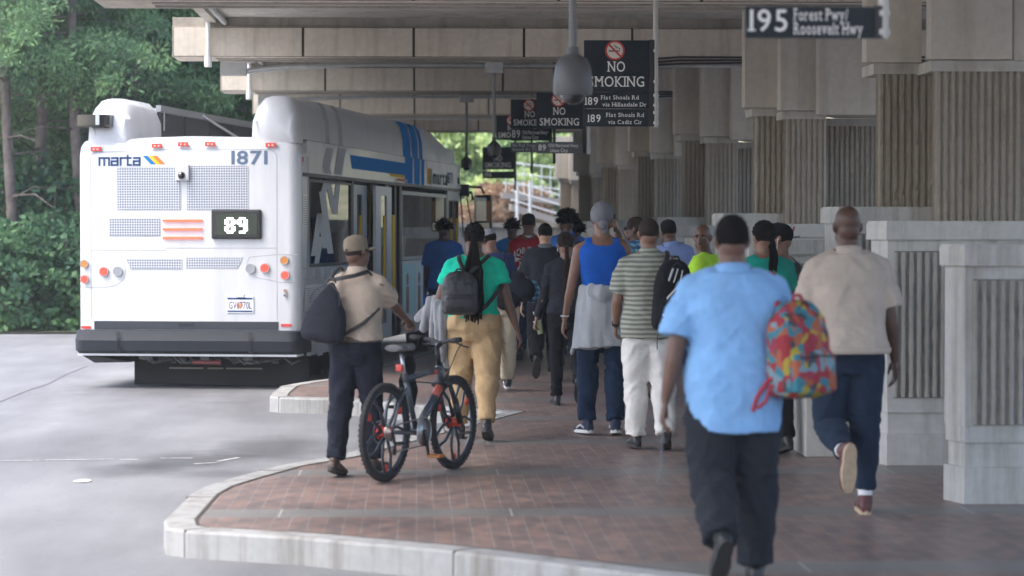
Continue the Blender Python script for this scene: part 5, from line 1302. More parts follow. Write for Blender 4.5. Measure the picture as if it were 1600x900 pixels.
# ---- the individual people
SHB = dict(H=1.0)
def L(px, Z): p = at(px, Z); return (p.x, p.y, 0)
def loc_hand(world, loc, heading, H, dz=.02):
    v = Rz(-R(heading)) @ (Vector(world) - Vector(loc)); v /= (H / 1.75); return (v.x, v.y, v.z - dz)
c_navy = cloth('navy_cloth', (.018, .030, .055)); c_black = cloth('black_cloth', (.012, .013, .016)); c_sky = cloth('sky_blue_cloth', (.22, .42, .70)); c_tan = cloth('stone_cloth', (.47, .40, .34)); c_tan2 = cloth('tan_cloth', (.44, .36, .29))
c_green = cloth('green_cloth', (.01, .50, .33)); c_khaki = cloth('khaki_cloth', (.44, .31, .17)); c_royal = cloth('royal_blue_cloth', (.012, .10, .46)); c_jean = cloth('denim', (.018, .034, .070)); c_grey = cloth('grey_cloth', (.42, .44, .47)); c_white = cloth('off_white_cloth', (.74, .72, .69))
c_char = cloth('charcoal_cloth', (.022, .025, .032)); c_red = cloth('red_cloth', (.27, .012, .025)); c_blue = cloth('blue_cloth', (.045, .14, .42)); c_lilac = cloth('lilac_cloth', (.25, .33, .60)); c_lime = cloth('lime_cloth', (.42, .72, .05)); c_teal = cloth('teal_cloth', (.01, .30, .24)); c_dgrey = cloth('dark_grey_cloth', (.05, .055, .065)); c_cream = cloth('cream_cloth', (.55, .48, .36)); c_beige = cloth('cap_cloth', (.23, .19, .14))
c_wrap = cloth('grey_headwrap_cloth', (.17, .17, .19)); c_jblue = cloth('bright_denim', (.05, .11, .24)); c_slate = cloth('slate_blue_cloth', (.017, .020, .030))
m_shk = mat('black_leather', (.02, .02, .022), .4); m_shb = mat('brown_leather', (.06, .035, .025), .45); m_shm = mat('maroon_leather', (.10, .03, .03), .5); m_shw = mat('white_trainer', (.6, .6, .6), .5); m_shn = mat('navy_canvas', (.02, .03, .07), .7); m_blwt = mat('stripe_white', (.65, .65, .65), .6)
# striped polo
m, n, b, v = base('striped_cloth'); sp = n.add('ShaderNodeSeparateXYZ'); n.link(v, sp.inputs[0])
zz_ = n.math('ADD', sp.outputs['Z'], n.math('MULTIPLY', n.noise(v, 5, 2), .02)); fr_ = n.math('FRACT', n.math('DIVIDE', zz_, .036))
st = n.ramp(fr_, [(0.0, (.36, .375, .31)), (.40, (.36, .375, .31)), (.48, (.155, .165, .14)), (.90, (.155, .165, .14)), (.98, (.36, .375, .31))]); n.link(st, b.inputs['Base Color']); b.inputs['Roughness'].default_value = .9; c_stripe = m
# patchwork backpack
m, n, b, v = base('patchwork_fabric'); vo = n.add('ShaderNodeTexVoronoi'); vo.inputs['Scale'].default_value = 25; vo.inputs['Randomness'].default_value = 1
wv = n.noise(v, 9, 2); mv = n.add('ShaderNodeVectorMath', operation='MULTIPLY_ADD'); 
nv = n.add('ShaderNodeTexNoise'); nv.inputs['Scale'].default_value = 8; n.link(v, nv.inputs['Vector']); mv.inputs[1].default_value = (.12, .12, .12); n.link(nv.outputs['Color'], mv.inputs[0]); n.link(v, mv.inputs[2]); n.link(mv.outputs[0], vo.inputs['Vector'])
sx = n.add('ShaderNodeSeparateColor'); n.link(vo.outputs['Color'], sx.inputs[0])
r_ = n.ramp(sx.outputs[0], [(0, (.28, .016, .025)), (.24, (.34, .045, .025)), (.25, (.03, .17, .22)), (.42, (.06, .26, .30)), (.43, (.36, .29, .03)), (.54, (.34, .09, .04)), (.66, (.14, .25, .06)), (.67, (.28, .025, .05)), (.83, (.03, .05, .06)), (.92, (.16, .26, .30))])
for el in r_.node.color_ramp.elements: pass
r_.node.color_ramp.interpolation = 'CONSTANT'
n.link(r_, b.inputs['Base Color']); b.inputs['Roughness'].default_value = .75; M_patch = m
# plaid
m, n, b, v = base('plaid_cloth'); sp = n.add('ShaderNodeSeparateXYZ'); n.link(v, sp.inputs[0])
px_ = n.math('LESS_THAN', n.math('FRACT', n.math('MULTIPLY', sp.outputs['X'], 18)), .5); pz_ = n.math('LESS_THAN', n.math('FRACT', n.math('MULTIPLY', sp.outputs['Z'], 18)), .5)
n.link(n.mix(px_, n.mix(pz_, (.02, .05, .14), (.05, .22, .34)), n.mix(pz_, (.03, .12, .22), (.20, .42, .52))), b.inputs['Base Color']); c_plaid = m

M_fade = mat('cropped_hair', (.035, .024, .020), .9, spec=.15, var=.3, vscale=60, bump=.4, bscale=200)
# 1 man in sky blue shirt, nearest
p = Person(label='nearest person, heavy man in a sky blue shirt with a patchwork backpack', loc=L(1146, 11.5), H=1.70, girth=1.24, shoulder=1.08, heading=2, skin='dark', vox=.010, seed=1, lean=4,
           legL=(-8, 46, 2, 3), legR=(6, 4, 0, 3), armL=(-8, 17, 10, 6), armR=(10, 12, 30, 10), head_yaw=-4)
p.shirt(c_sky, hem=.73, sleeve=.82, inf=.030, loose=.012, sl_r=1.18, amp=.013, collar=True, drape=-.12, tail=.022); p.trousers(c_char, inf=.018, legr=1.22, amp=.022, hem=.99); p.shoes(m_shk, M_solek); p.hair('short', th=.010)
bag(p, (.285, -.16, 1.13), (.34, .22, .47), M_patch, 'patchwork backpack slung on the right shoulder of the sky blue shirt', yaw=38, tilt=-4, strap_pts=[[(.17, -.08, 1.40), (.185, .0, 1.49), (.21, .11, 1.42), (.30, .12, 1.20)], [(.18, -.10, 1.36), (.2, -.14, 1.33), (.24, -.14, 1.30)]], strapm=mat('bag_strap_red', (.35, .03, .05), .7))
q = MB(); q.tube([(.20, -.24, 1.02), (.12, -.26, .98), (.07, -.27, .91), (.05, -.28, .85)], .012, 6, True, flat=.5); q.tube([(.20, -.25, .99), (.13, -.27, .95), (.11, -.28, .89), (.075, -.28, .86)], .010, 6, True, flat=.5); p.thing('bag_strap_end', q, mat('bag_strap_red', (.35, .03, .05), .7), 'loose red strap ends dangling from the patchwork backpack', 'strap')
q = MB(); q.tube([(-.335, .02, .78), (-.345, .0, .66), (-.35, -.02, .56), (-.37, -.03, .50)], .010, 6, True, flat=.4); p.thing('lanyard', q, mat('strap_grey', (.10, .11, .13), .7), 'thin dark strap dangling from the left hand of the sky blue shirted man', 'strap')

# 2 bald man in stone shirt
p = Person(label='bald man in a stone coloured shirt and navy trousers, showing one tan sole', loc=L(1326, 14.35), H=1.77, girth=1.12, shoulder=1.06, heading=3, skin='deep', vox=.010, seed=2, lean=3,
           legL=(4, 76, -10, 2), legR=(2, 3, 4, 1), armR=(-4, 11, 14, 2), armL=(12, 10, 30, 8), toeL=12)
p.shirt(c_tan, hem=.93, sleeve=.80, inf=.022, loose=.022, sl_r=1.18, amp=.012, collar=True); q = MB(); q.loft([p.ring(z, .030 + .022, zp=max(z, .915)) for z in (.915, .955)]); p.fin(q); organic(q, 'waistband', .009, c_tan, p.o, 3)
p.trousers(c_navy, inf=.016, legr=1.12, amp=.016, taper=.80, hem=.88); p.shoes(m_shm, M_solet, socks=mat('white_sock', (.7, .7, .72), .8))

# 3 man pushing the bicycle
A = at(601, 16.2); B = at(700, 17.0); dv = B - A; hdg = -math.atan2(dv.x, dv.y)
WB = min(1.08, dv.length + .08); r0 = .325
HT0, HT1 = Vector((0, WB - .18, .60)), Vector((0, WB - .215, .73)); hb = HT1 + Vector((0, .03, .15)); STEER = Rz(R(-28))
BM = Matrix.Translation((A.x, A.y, 0)) @ Matrix.Rotation(hdg, 4, 'Z')
grip_w = BM @ (hb + STEER @ Vector((-.235, -.03, .035)))
lc = L(556, 16.55); hd = -24
p = Person(label='man in a tan shirt and cap pushing the black bicycle', loc=lc, H=1.57, girth=1.06, heading=hd, skin='dark', vox=.010, seed=3, lean=4, head_yaw=-22, head_pitch=8,
           legL=(-5, 8, 0, 2), legR=(8, 6, 2, 2), handR=loc_hand(grip_w - Vector((.03, .07, -.045)), lc, hd, 1.57), poleR=(.2, -1, -.8), gripR=1, palmR=(0, -.3, -1), thumbR=(-1, 0, 0), armL=(22, 16, 60, 30), face=True)
p.shirt(c_tan2, hem=.985, sleeve=.78, inf=.018, loose=.014, sl_r=1.15, amp=.014, collar=True); q = MB(); q.loft([p.ring(z, .026) for z in (.975, 1.012)]); p.fin(q).build('belt', mat('belt_brown', (.10, .075, .05), .6), p.o, 50)
p.trousers(c_slate, top=1.01, inf=.019, legr=1.12, amp=.014); p.shoes(m_shb, M_solek, big=1.08); p.hair('fade', M_fade, th=.003); p.hair('cap', c_beige, zb=.012)
bag(p, (-.13, -.23, 1.20), (.36, .20, .46), cloth('black_nylon', (.020, .022, .030)), 'black drawstring bag worn by the man with the bicycle', tilt=-10, yaw=-4, pocket=False, sq=2.3, round_top=.92, roll=6, t0=.30,
    strap_pts=[[(-.13, -.17, 1.44), (-.12, -.10, 1.50), (-.12, -.02, 1.53), (-.13, .1, 1.46)], [(-.10, -.17, 1.44), (.06, -.15, 1.47), (.13, -.06, 1.50), (.15, .10, 1.42)], [(.0, -.22, 1.03), (.13, -.14, 1.12), (.19, -.02, 1.22)]])

# 4 woman in green
lc = L(741, 19.5)
p = Person(label='woman in a green shirt and khaki trousers with long braids', loc=lc, H=1.68, girth=1.19, hips=1.08, heading=-3, skin='dark', vox=.011, seed=4, lean=3,
           legL=(9, 8, 4, 2), legR=(-10, 18, 8, 1), armR=(-10, 19, 10, 0), armL=(8, 22, 80, 18))
p.shirt(c_green, hem=.985, sleeve=.52, inf=.014, sl_r=1.05, amp=.010); p.trousers(c_khaki, inf=.017, legr=1.15, amp=.016, taper=.85, hem=.93); p.shoes(m_shk, M_solek, big=1.0)
p.hair('braids', M_hair, L=.74, nb=30, spread=.075, kz=.03, by=-.075)
bag(p, (-.11, -.25, 1.20), (.30, .15, .36), mat('black_faux_leather', (.018, .02, .024), .38, bump=.2, bscale=30), 'small black leather backpack worn over the green shirt', strap_pts=[[(-.08, -.24, 1.38), (-.12, -.15, 1.47), (-.125, -.04, 1.505), (-.13, .08, 1.44)], [(-.01, -.24, 1.38), (.09, -.16, 1.47), (.12, -.05, 1.505), (.13, .08, 1.44)], [(.09, -.24, 1.08), (.16, -.17, 1.16), (.23, -.06, 1.26)]])
q = MB()
for i, (x0, x1, y, z0, z1, r) in enumerate(((-.30, -.33, .05, 1.12, .80, .06), (-.36, -.42, .10, 1.12, .90, .055), (-.28, -.28, .0, 1.10, .66, .06), (-.24, -.22, .04, 1.10, .60, .055), (-.33, -.47, .12, 1.13, .98, .05), (-.26, -.25, -.06, 1.08, .72, .04))):
    q.tube([(x0, y + .02, z0), ((x0 + x1) / 2, y - .03, (z0 + z1) / 2), (x1, y, z1)], [r, r * .9, r * .75], 12, True, flat=.45, ref=(1, .3, 0))
p.thing('jacket', q, cloth('jacket_grey', (.26, .27, .29)), 'grey jacket draped over the left arm of the woman in green', 'jacket', vox=.008, fold=lambda v: noise.noise(Vector((v.x * 22, v.y * 18, v.z * 5))) * .014)

# 5 man in royal blue tank
lc = L(941, 19.9)
p = Person(label='person in a royal blue tank top with a grey hoodie tied at the waist', loc=lc, H=1.83, girth=1.0, shoulder=1.02, heading=0, skin='brown', vox=.011, seed=5, lean=1,
           legL=(4, 6, 0, 3), legR=(-3, 6, 2, 1), toeL=20, armL=(-2, 13, 12, 2), handR=(.12, .05, 1.57), poleR=(.35, .5, -1), palmR=(-1, 0, 0), gripR=1)
p.shirt(c_royal, hem=1.0, inf=.012, kind='tank', name='tank_top', neck=1.40, amp=.006); p.trousers(c_jean, inf=.014, legr=1.12, amp=.014); p.shoes(m_shn, M_solew, white_stripe=m_blwt)
p.hair('wrap', c_wrap)
q = MB(); rings = []
for z, fl, n_ in ((1.13, .030, 0), (1.10, .040, 0), (1.0, .038, 0), (.88, .040, 0), (.74, .050, 0), (.665, .055, 0)): rings.append([v_ + Vector((-.02 * (1.13 - z), -.02 * (1.13 - z), -.10 * max(0, -(v_.x + .05)) * (1.13 - z) * 3)) for v_ in p.ring(z, fl, zp=max(z, .93))])
q.loft(rings); q.tube([(-.10, -.15, 1.10), (0, -.18, 1.07), (.10, -.15, 1.10)], [.05, .07, .05], 12, True, flat=.5); q.tube([(-.13, .14, 1.08), (-.17, .12, .85), (-.22, .06, .62)], [.04, .04, .035], 10, True, flat=.6)
p.fin(q); organic(q, 'hoodie', .011, c_grey, p.o, 4, lambda v: noise.noise(Vector((v.x * 16, v.y * 14, v.z * 3.2))) * .020)
q = MB(); w_ = p.J['aL'][2]; q.ring(w_ + Vector((0, 0, .02)), .028, .006, (0, 0, 1), 20, 8); p.fin(q).build('bracelet', m_blwt, p.o, True)
q = MB(); M = Matrix.Translation((.105, .0, 1.635)); q.box((-.006, -.035, -.07), (.006, .035, .07), M=p.HM @ Matrix.Translation((.095, -.0, -.03)), bev=.004); p.thing('mobile_phone', q, M_black, 'dark phone held at the ear under the grey headwrap', 'phone')

# 6 striped polo man
lc = L(1014, 18.6)
p = Person(label='man in a striped olive polo shirt and white trousers', loc=lc, H=1.70, girth=1.10, shoulder=1.04, heading=2, skin='brown', vox=.011, seed=6, lean=2,
           legL=(2, 4, 0, 1), legR=(-6, 14, 4, 2), armL=(4, 12, 38, 14), armR=(5, 12, 40, 20))
p.shirt(c_stripe, hem=.84, sleeve=.78, inf=.020, loose=.018, sl_r=1.18, amp=.010, collar=True); p.trousers(c_white, inf=.018, legr=1.22, amp=.018, hem=1.0); p.shoes(m_shk, M_solek); p.hair('fade', M_fade, th=.005)
q = MB(); w_ = p.J['aL'][2]; dd_ = (w_ - p.J['aL'][1]).normalized(); q.tube([w_ - dd_ * .03, w_ - dd_ * .005], .032, 16); p.fin(q).build('watch', M_black, p.o, 40)
b_, M = bag(p, (.155, -.22, 1.17), (.30, .20, .56), c_black, 'black backpack with white patches on the striped polo shirt', yaw=14, roll=4, strap_pts=[[(.10, -.20, 1.40), (.13, -.12, 1.48), (.14, -.02, 1.51), (.15, .1, 1.42)]])
q = MB()
for x0, z0, x1, z1 in ((-.07, .12, -.04, .2), (-.03, .11, .0, .2), (.02, .10, .04, .19)): q.tube([M @ Vector((x0, -.082, z0)), M @ Vector((x1, -.066, z1))], .012, 6, True, flat=.5)
q.tube([M @ Vector((-.11, -.09, -.16)), M @ Vector((-.08, -.098, -.02)), M @ Vector((.0, -.09, .07)), M @ Vector((.06, -.088, .09))], .008, 8, True); q.tube([M @ Vector((-.12, -.135, -.15)), M @ Vector((-.03, -.14, -.17))], .008, 8, True); q.tube([M @ Vector((-.12, -.135, -.19)), M @ Vector((-.03, -.14, -.21))], .008, 8, True)
q.box((.04, -.112, -.04), (.11, -.09, .05), M=M); p.fin(q).build('white_patch', m_blwt, b_, True)
q = MB(); q.tube([M @ Vector((-.11, -.02, -.26)), M @ Vector((-.115, -.03, -.36)), M @ Vector((-.11, -.03, -.41))], .010, 6, True, flat=.4); p.fin(q).build('strap', M_black, b_)

# 7 woman with ponytail and cup
lc = L(884, 23.3)
p = Person(label='slim woman in a black jacket with a long ponytail carrying a cup', loc=lc, H=1.61, girth=.92, hips=1.08, shoulder=.95, heading=1, skin='brown', vox=.012, seed=7, lean=3,
           legL=(4, 3, 0, 0), legR=(-6, 48, -4, 1), armL=(-2, 14, 12, -2), armR=(6, 10, 20, 5), gripL=1)
p.shirt(c_char, hem=.93, sleeve=1.93, inf=.020, loose=.006, amp=.010, name='jacket', sl_r=1.0); p.trousers(c_black, inf=.012, legr=1.0, amp=.008); p.shoes(m_shk, M_solek)
p.hair('braids', M_hairb, L=.66, nb=10, spread=.030, kz=-.01)
for sg in (-1, 1):
    q = MB(); q.ring(p.HM @ Vector((sg * .082, -.01, -.055)), .016, .003, (1, 0, 0), 16, 6); p.fin(q).build('earring', M_steel, p.o, True)
w_ = p.J['aL'][2]; q = MB(); c = w_ + Vector((.03, .05, -.09)); M = Matrix.Translation(c) @ Matrix.Rotation(R(-14), 4, 'Y'); q.lathe([(0, -.07), (.028, -.07), (.042, .06), (.043, .065), (0, .065)], seg=20, M=M)
cup = p.thing('drink_cup', q, mat('cup_plastic', (.62, .66, .60), .25, color2=(.42, .58, .18), vscale=22), 'clear cup with a straw in the left hand of the ponytailed woman', 'cup')
q = MB(); q.tube([M @ Vector((0, 0, .05)), M @ Vector((-.02, 0, .17))], .006, 8); p.fin(q).build('straw', m_blwt, cup); q = MB(); q.lathe([(0, .064), (.045, .064), (.046, .072), (0, .075)], seg=20, M=M); p.fin(q).build('lid', m_blwt, cup)

# 8 man in black shirt
p = Person(label='man in a black short sleeved shirt with a grey collar, one sole raised', loc=L(852, 27.2), H=1.71, girth=1.12, heading=0, skin='light', vox=.013, seed=8, legL=(-2, 52, -6, 3), legR=(3, 3, 0, 1), armL=(-4, 10, 10, 2), armR=(8, 8, 20, 4), lean=3)
p.shirt(c_char, hem=.88, sleeve=.85, inf=.022, loose=.015, sl_r=1.25, collar=cloth('collar_grey', (.13, .14, .15))); p.trousers(c_black, inf=.016, legr=1.12); p.shoes(m_shk, M_solek); p.hair('short', th=.008)

# 9 man in red basketball jersey
p = Person(label='man in a red number 23 basketball jersey and black cap', loc=L(826, 31.5), H=1.82, girth=1.15, shoulder=1.08, heading=-3, skin='dark', vox=.013, seed=9, legL=(-8, 14, 4, 2), legR=(10, 6, 2, 2), armL=(-3, 12, 12, 2), armR=(6, 9, 14, 3))
js = p.shirt(c_red, hem=.78, inf=.024, kind='tank', name='jersey', neck=1.45, amp=.008); p.trousers(c_navy, inf=.022, legr=1.3); p.shoes(m_shk, M_solek, big=1.1); p.hair('fade', th=.004); p.hair('cap', c_black, turn=0, brim=True)
q = MB()
for sg in (-1, 1): q.tube([p.T(Vector((sg * .118, -.125, 1.30))), p.T(Vector((sg * .122, -.10, 1.43))), p.T(Vector((sg * .125, -.02, 1.51))), p.T(Vector((sg * .12, .08, 1.44)))], .008, 8, True, flat=.5)
p.fin(q).build('jersey_piping', m_blwt, js, True)
q = MB(); nk = p.T(Vector((0, -.012, 1.495))); q.tube([nk - Vector((0, 0, .02)), nk + Vector((0, 0, .006))], [.085, .075], 20); p.fin(q).build('collar', m_blwt, js, True)
hh_ = p.sc
project_text('JORDAN', .075 * hh_, 0, 1.315 * hh_, js, m_blwt, xs=.80, track=.10, arc=1.6, bold=.035); project_text('JORDAN', .070 * hh_, 0, 1.318 * hh_, js, mat('jersey_black', (.02, .015, .02), .7), xs=.80, track=.128, arc=1.6, bold=-.004)
project_text('23', .25 * hh_, 0, 1.02 * hh_, js, m_blwt, bold=.05, track=.14, xs=1.05)
vs_ = project_text('23', .235 * hh_, 0, 1.027 * hh_, js, mat('jersey_black', (.02, .015, .02), .7), bold=.004, track=.23, xs=1.05)
for o_ in js.children:
    if o_.data.materials and o_.data.materials[0].name.startswith('jersey_black'):
        for v_ in o_.data.vertices: v_.co.y -= .003

# 10 - 12
p = Person(label='person in a bright blue shirt half hidden behind the red jersey', loc=L(801, 34.5), H=1.76, girth=1.15, heading=8, skin='dark', vox=.014, seed=10, legL=(8, 6, 2, 2), legR=(-8, 14, 2, 2), armL=(-4, 10, 12, 2), armR=(6, 8, 14, 2))
p.shirt(cloth('azure_cloth', (.04, .22, .62)), hem=.82, sleeve=.85, inf=.024, sl_r=1.2); p.trousers(c_navy, inf=.018, legr=1.15); p.shoes(m_shk, M_solek); p.hair('afro', r=.098, n=150)
p = Person(label='man with twisted black hair and blue collared shirt behind the ponytailed woman', loc=L(886, 29.6), H=1.83, girth=1.12, heading=6, skin='deep', vox=.013, seed=11, head_yaw=18, legL=(-8, 14, 2, 2), legR=(9, 6, 2, 2), armL=(5, 9, 14, 2), armR=(-4, 9, 12, 2))
p.shirt(c_blue, hem=.84, sleeve=.85, inf=.022, sl_r=1.2, collar=True); p.trousers(c_navy, inf=.016, legr=1.1); p.shoes(m_shk, M_solek); p.hair('afro', r=.108, n=420)
bag(p, (.06, -.24, 1.22), (.28, .16, .42), c_dgrey, 'dark backpack on the blue collared shirt behind the ponytailed woman', strap_pts=[[(.0, -.19, 1.42), (.10, -.12, 1.49), (.12, -.03, 1.52), (.13, .08, 1.44)]], strapm=mat('strap_brown', (.06, .03, .025), .7))
p = Person(label='person with a round black afro beside the far wall blocks', loc=L(900, 34.5), H=1.72, girth=1.05, heading=-4, skin='dark', vox=.015, seed=12, legL=(8, 6, 2, 2), legR=(-8, 14, 2, 2), armL=(5, 9, 14, 2), armR=(-4, 9, 12, 2))
p.shirt(c_grey, hem=.86, sleeve=.8, inf=.02); p.trousers(c_jean, inf=.016, legr=1.1); p.shoes(m_shk, M_solew); p.hair('afro', r=.112, n=420)

# 13 profile man with sunglasses
p = Person(label='man with sunglasses seen in profile wearing a blue plaid shirt', loc=L(996, 24.4), H=1.74, girth=1.1, heading=38, skin='deep', vox=.012, seed=13, head_yaw=38, legL=(10, 8, 2, 2), legR=(-8, 12, 2, 2), armL=(5, 9, 34, 2), armR=(-4, 9, 22, 2))
p.shirt(c_plaid, hem=.84, sleeve=.9, inf=.02, collar=True); p.trousers(c_jblue, inf=.016, legr=1.15); p.shoes(m_shb, M_solek); p.hair('fade', M_fade, th=.003)
q = MB()
for sg in (-1, 1): q.ball((sg * .034, .097, .005), (.026, .008, .018), 12, p.HM); q.tube([p.HM @ Vector((sg * .058, .09, .010)), p.HM @ Vector((sg * .084, .0, .006))], .003, 6)
p.fin(q).build('sunglasses', M_black, p.o, True)
# 14
p = Person(label='man in a lilac shirt and knitted cap behind the striped polo', loc=L(1056, 26.2), H=1.72, girth=1.25, heading=12, skin='dark', vox=.013, seed=14, roll=-6, legL=(9, 8, 2, 2), legR=(-9, 12, 2, 2), armL=(5, 9, 14, 2), armR=(-4, 9, 12, 2))
p.shirt(c_lilac, hem=.84, sleeve=.85, inf=.022, sl_r=1.2, collar=True); p.trousers(c_navy, inf=.016, legr=1.15); p.shoes(mat('red_trainer', (.25, .03, .04), .5), M_solew); p.hair('short', th=.010); p.hair('cap', c_black, brim=False)
p = Person(label='person in a red cap and white shirt glimpsed between two heads', loc=L(1008, 28.5), H=1.70, girth=1.1, heading=-8, skin='dark', vox=.015, seed=15, legL=(9, 8, 2, 2), legR=(-9, 12, 2, 2), armL=(5, 9, 14, 2), armR=(-4, 9, 12, 2))
p.shirt(c_white, hem=.84, sleeve=.8, inf=.022); p.trousers(c_navy, inf=.016); p.shoes(m_shk, M_solek); p.hair('cap', cloth('cap_red', (.5, .02, .04)), turn=150)
# 15 lime shirt man looking back
p = Person(label='bald man in a lime green vest looking back towards us', loc=L(1108, 21.5), H=1.67, girth=1.15, heading=68, skin='dark', vox=.010, seed=16, lean=5, head_yaw=88, head_pitch=-4, face=True, legL=(3, 4, 0, 2), legR=(-3, 6, 2, 3), armL=(8, 9, 24, 2), armR=(-2, 9, 22, 2))
p.shirt(c_lime, hem=.88, sleeve=.45, inf=.020, amp=.006); p.trousers(c_navy, inf=.016, legr=1.1); p.shoes(m_shk, M_solek)
# 16 teal, 17 black cap
p = Person(label='person in a teal top with black hair, behind the sky blue shoulder', loc=L(1196, 18.2), H=1.67, girth=1.2, heading=18, skin='brown', vox=.012, seed=17, legL=(5, 4, 0, 2), legR=(-5, 10, 2, 2), armL=(8, 9, 24, 2), armR=(-2, 10, 18, 2))
p.shirt(c_teal, hem=.86, sleeve=.6, inf=.020); p.trousers(c_black, inf=.016); p.shoes(m_shk, M_solek); p.hair('braids', M_hair, L=.3, nb=8, spread=.03)
p = Person(label='person in a black cap and grey vest with white earphones', loc=L(1226, 19.3), H=1.66, girth=1.05, heading=52, skin='brown', vox=.011, seed=18, head_yaw=22, lean=4, legL=(5, 4, 0, 2), legR=(-6, 10, 2, 3), armL=(8, 9, 24, 2), armR=(-2, 9, 18, 2), face=True)
p.shirt(c_dgrey, hem=.86, inf=.016, kind='tank', name='vest', neck=1.43); p.trousers(c_black, inf=.016, legr=1.2); p.shoes(m_shw, M_solew, white_stripe=m_blwt); p.hair('short', th=.008); p.hair('cap', c_black, turn=175, zb=.0)
q = MB(); q.ball((-.086, .0, -.008), .008, 8, p.HM); q.tube([p.HM @ Vector((-.088, .002, -.008)), p.HM @ Vector((-.086, .008, -.05)), p.HM @ Vector((-.075, .02, -.13)), p.T(Vector((-.04, .12, 1.38)))], .0035, 6, True); p.fin(q).build('earphone', m_blwt, p.o, True)
q = MB(); q.cyl((.03, -.115, .075), .022, .01, (0, 1, .3), 12); q.v = [tuple(p.HM @ Vector(v)) for v in q.v]; p.fin(q).build('cap_badge', mat('badge_red', (.4, .02, .03), .5), p.o)
# 18 person with grey cap and bags
p = Person(label='person in a grey cap and cream trousers laden with shoulder bags', loc=L(782, 25.4), H=1.64, girth=1.15, heading=6, skin='brown', vox=.012, seed=19, lean=14, roll=-9, head_yaw=30, head_pitch=-8, legL=(-6, 10, 2, 1), legR=(8, 6, 2, 0), armL=(15, 10, 50, 10), armR=(14, 14, 70, 12))
p.shirt(cloth('navy_jacket_cloth', (.03, .045, .12)), hem=.90, sleeve=1.9, inf=.024, loose=.01, name='jacket'); p.trousers(c_cream, inf=.016, legr=1.15); p.shoes(m_shk, M_solew, white_stripe=m_blwt); p.hair('short', th=.008); p.hair('cap', cloth('grey_cap', (.25, .26, .28)), turn=0)
q = MB(); q.ball((.22, -.14, 1.08), (.15, .10, .14), 18); q.ball((.18, -.12, 1.20), (.08, .07, .10), 14); p.thing('shoulder_bag', q, cloth('black_bag_cloth', (.016, .018, .026)), 'slouchy black shoulder bag on the person in the grey cap', 'bag', vox=.010, fold=lambda v: noise.noise(v * 12) * .012)
q = MB(); q.ball((.05, -.20, .96), (.14, .06, .11), 18); q.tube([(-.02, -.18, 1.02), (.0, -.18, 1.30), (.05, -.05, 1.50)], .012, 8, True); p.thing('waist_bag', q, cloth('small_black_bag_cloth', (.014, .014, .018)), 'small black bag at the hip of the person in the grey cap', 'bag', vox=.010, fold=lambda v: noise.noise(v * 12) * .008)
q = MB(); q.ball((.34, .02, 1.06), (.10, .06, .13), 18); p.thing('patterned_bag', q, c_plaid, 'blue and white patterned cloth carried beside the black shoulder bag', 'cloth bag', vox=.010, fold=lambda v: noise.noise(v * 18) * .012)
# 19 figure in blue, added in place of a reflection in the bus window
p = Person(label='person in a dark blue shirt standing near the front door of the bus', loc=L(693, 32.5), H=1.74, girth=1.15, heading=-6, skin='deep', vox=.014, seed=20, legL=(5, 4, 0, 2), legR=(-5, 10, 2, 2), armL=(5, 9, 14, 2), armR=(-2, 10, 18, 2))
p.shirt(cloth('strong_blue_cloth', (.03, .12, .38)), hem=.84, sleeve=.85, inf=.022, sl_r=1.2); p.trousers(c_navy, inf=.016); p.shoes(m_shk, M_solek); p.hair('afro', r=.098, n=150)

# ================================================================== BICYCLE
bike = empty('bicycle', (A.x, A.y, 0), hdg, 'black mountain bicycle with red hubs being pushed by the man in tan', 'bicycle')
M_fr = mat('bike_frame_paint', (.055, .07, .09), .3, coat=.5); M_rd = mat('bike_red', (.62, .06, .03), .35); M_rim = mat('rim_blue_black', (.018, .026, .04), .3, coat=.4)
def wheel(y, steer=0):
    e_mb = MB(); e_mb.ring((0, y, r0), r0 - .022, .022, (1, 0, 0), 56, 12); 
    w_ = bpy.data.objects.new('wheel', None); link(w_, bike)
    e_mb.build('tyre', M_rubber, w_, True)
    kn = MB()
    for i in range(60):
        a = i * 2 * math.pi / 60
        for sx in (-.010, .010): 
            M = Matrix.Translation((sx, y, r0)) @ Matrix.Rotation(a + (.05 if sx > 0 else 0), 4, 'X'); kn.box((-.007, -.007, r0 - .006), (.007, .007, r0 + .0005), M=M)
    kn.build('tyre_tread', M_rubber, w_)
    q = MB(); q.ring((0, y, r0), r0 - .050, .015, (1, 0, 0), 48, 8, flat=.8); q.build('rim', M_rim, w_, True)
    q = MB()
    for i in range(5):
        a = i * 2 * math.pi / 5 + .5
        for s_ in (-1, 1):
            d0 = Vector((0, math.sin(a + s_ * .55), math.cos(a + s_ * .55))) * .045; d1 = Vector((0, math.sin(a + s_ * .34), math.cos(a + s_ * .34))) * .17; d2 = Vector((0, math.sin(a + s_ * .16), math.cos(a + s_ * .16))) * (r0 - .062); c = Vector((0, y, r0))
            q.tube([c + d0, c + d1, c + d2], [.013, .010, .011], 8, True)
    q.build('blade', M_rim, w_, True)
    q = MB()
    for i in range(3):
        a = i * 2 * math.pi / 5 * 1.67 + 1.0; c = Vector((0, y, r0)) + Vector((0, math.sin(a), math.cos(a))) * (r0 - .085); q.ball(tuple(c), (.013, .026, .034), 8)
    q.build('reflector', M_rd, w_, True)
    q = MB(); q.cyl((0, y, r0), .030, .10, (1, 0, 0), 16); q.cyl((-.035, y, r0), .048, .006, (1, 0, 0), 16); q.build('hub', M_rd, w_, True)
    q = MB(); q.ring((-.045, y, r0), .072, .006, (1, 0, 0), 28, 6, flat=.3); q.build('brake_disc', M_steel, w_); return w_
wheel(0); wheel(WB)
BBp = Vector((0, .43, .30)); ST = Vector((0, .27, .70))
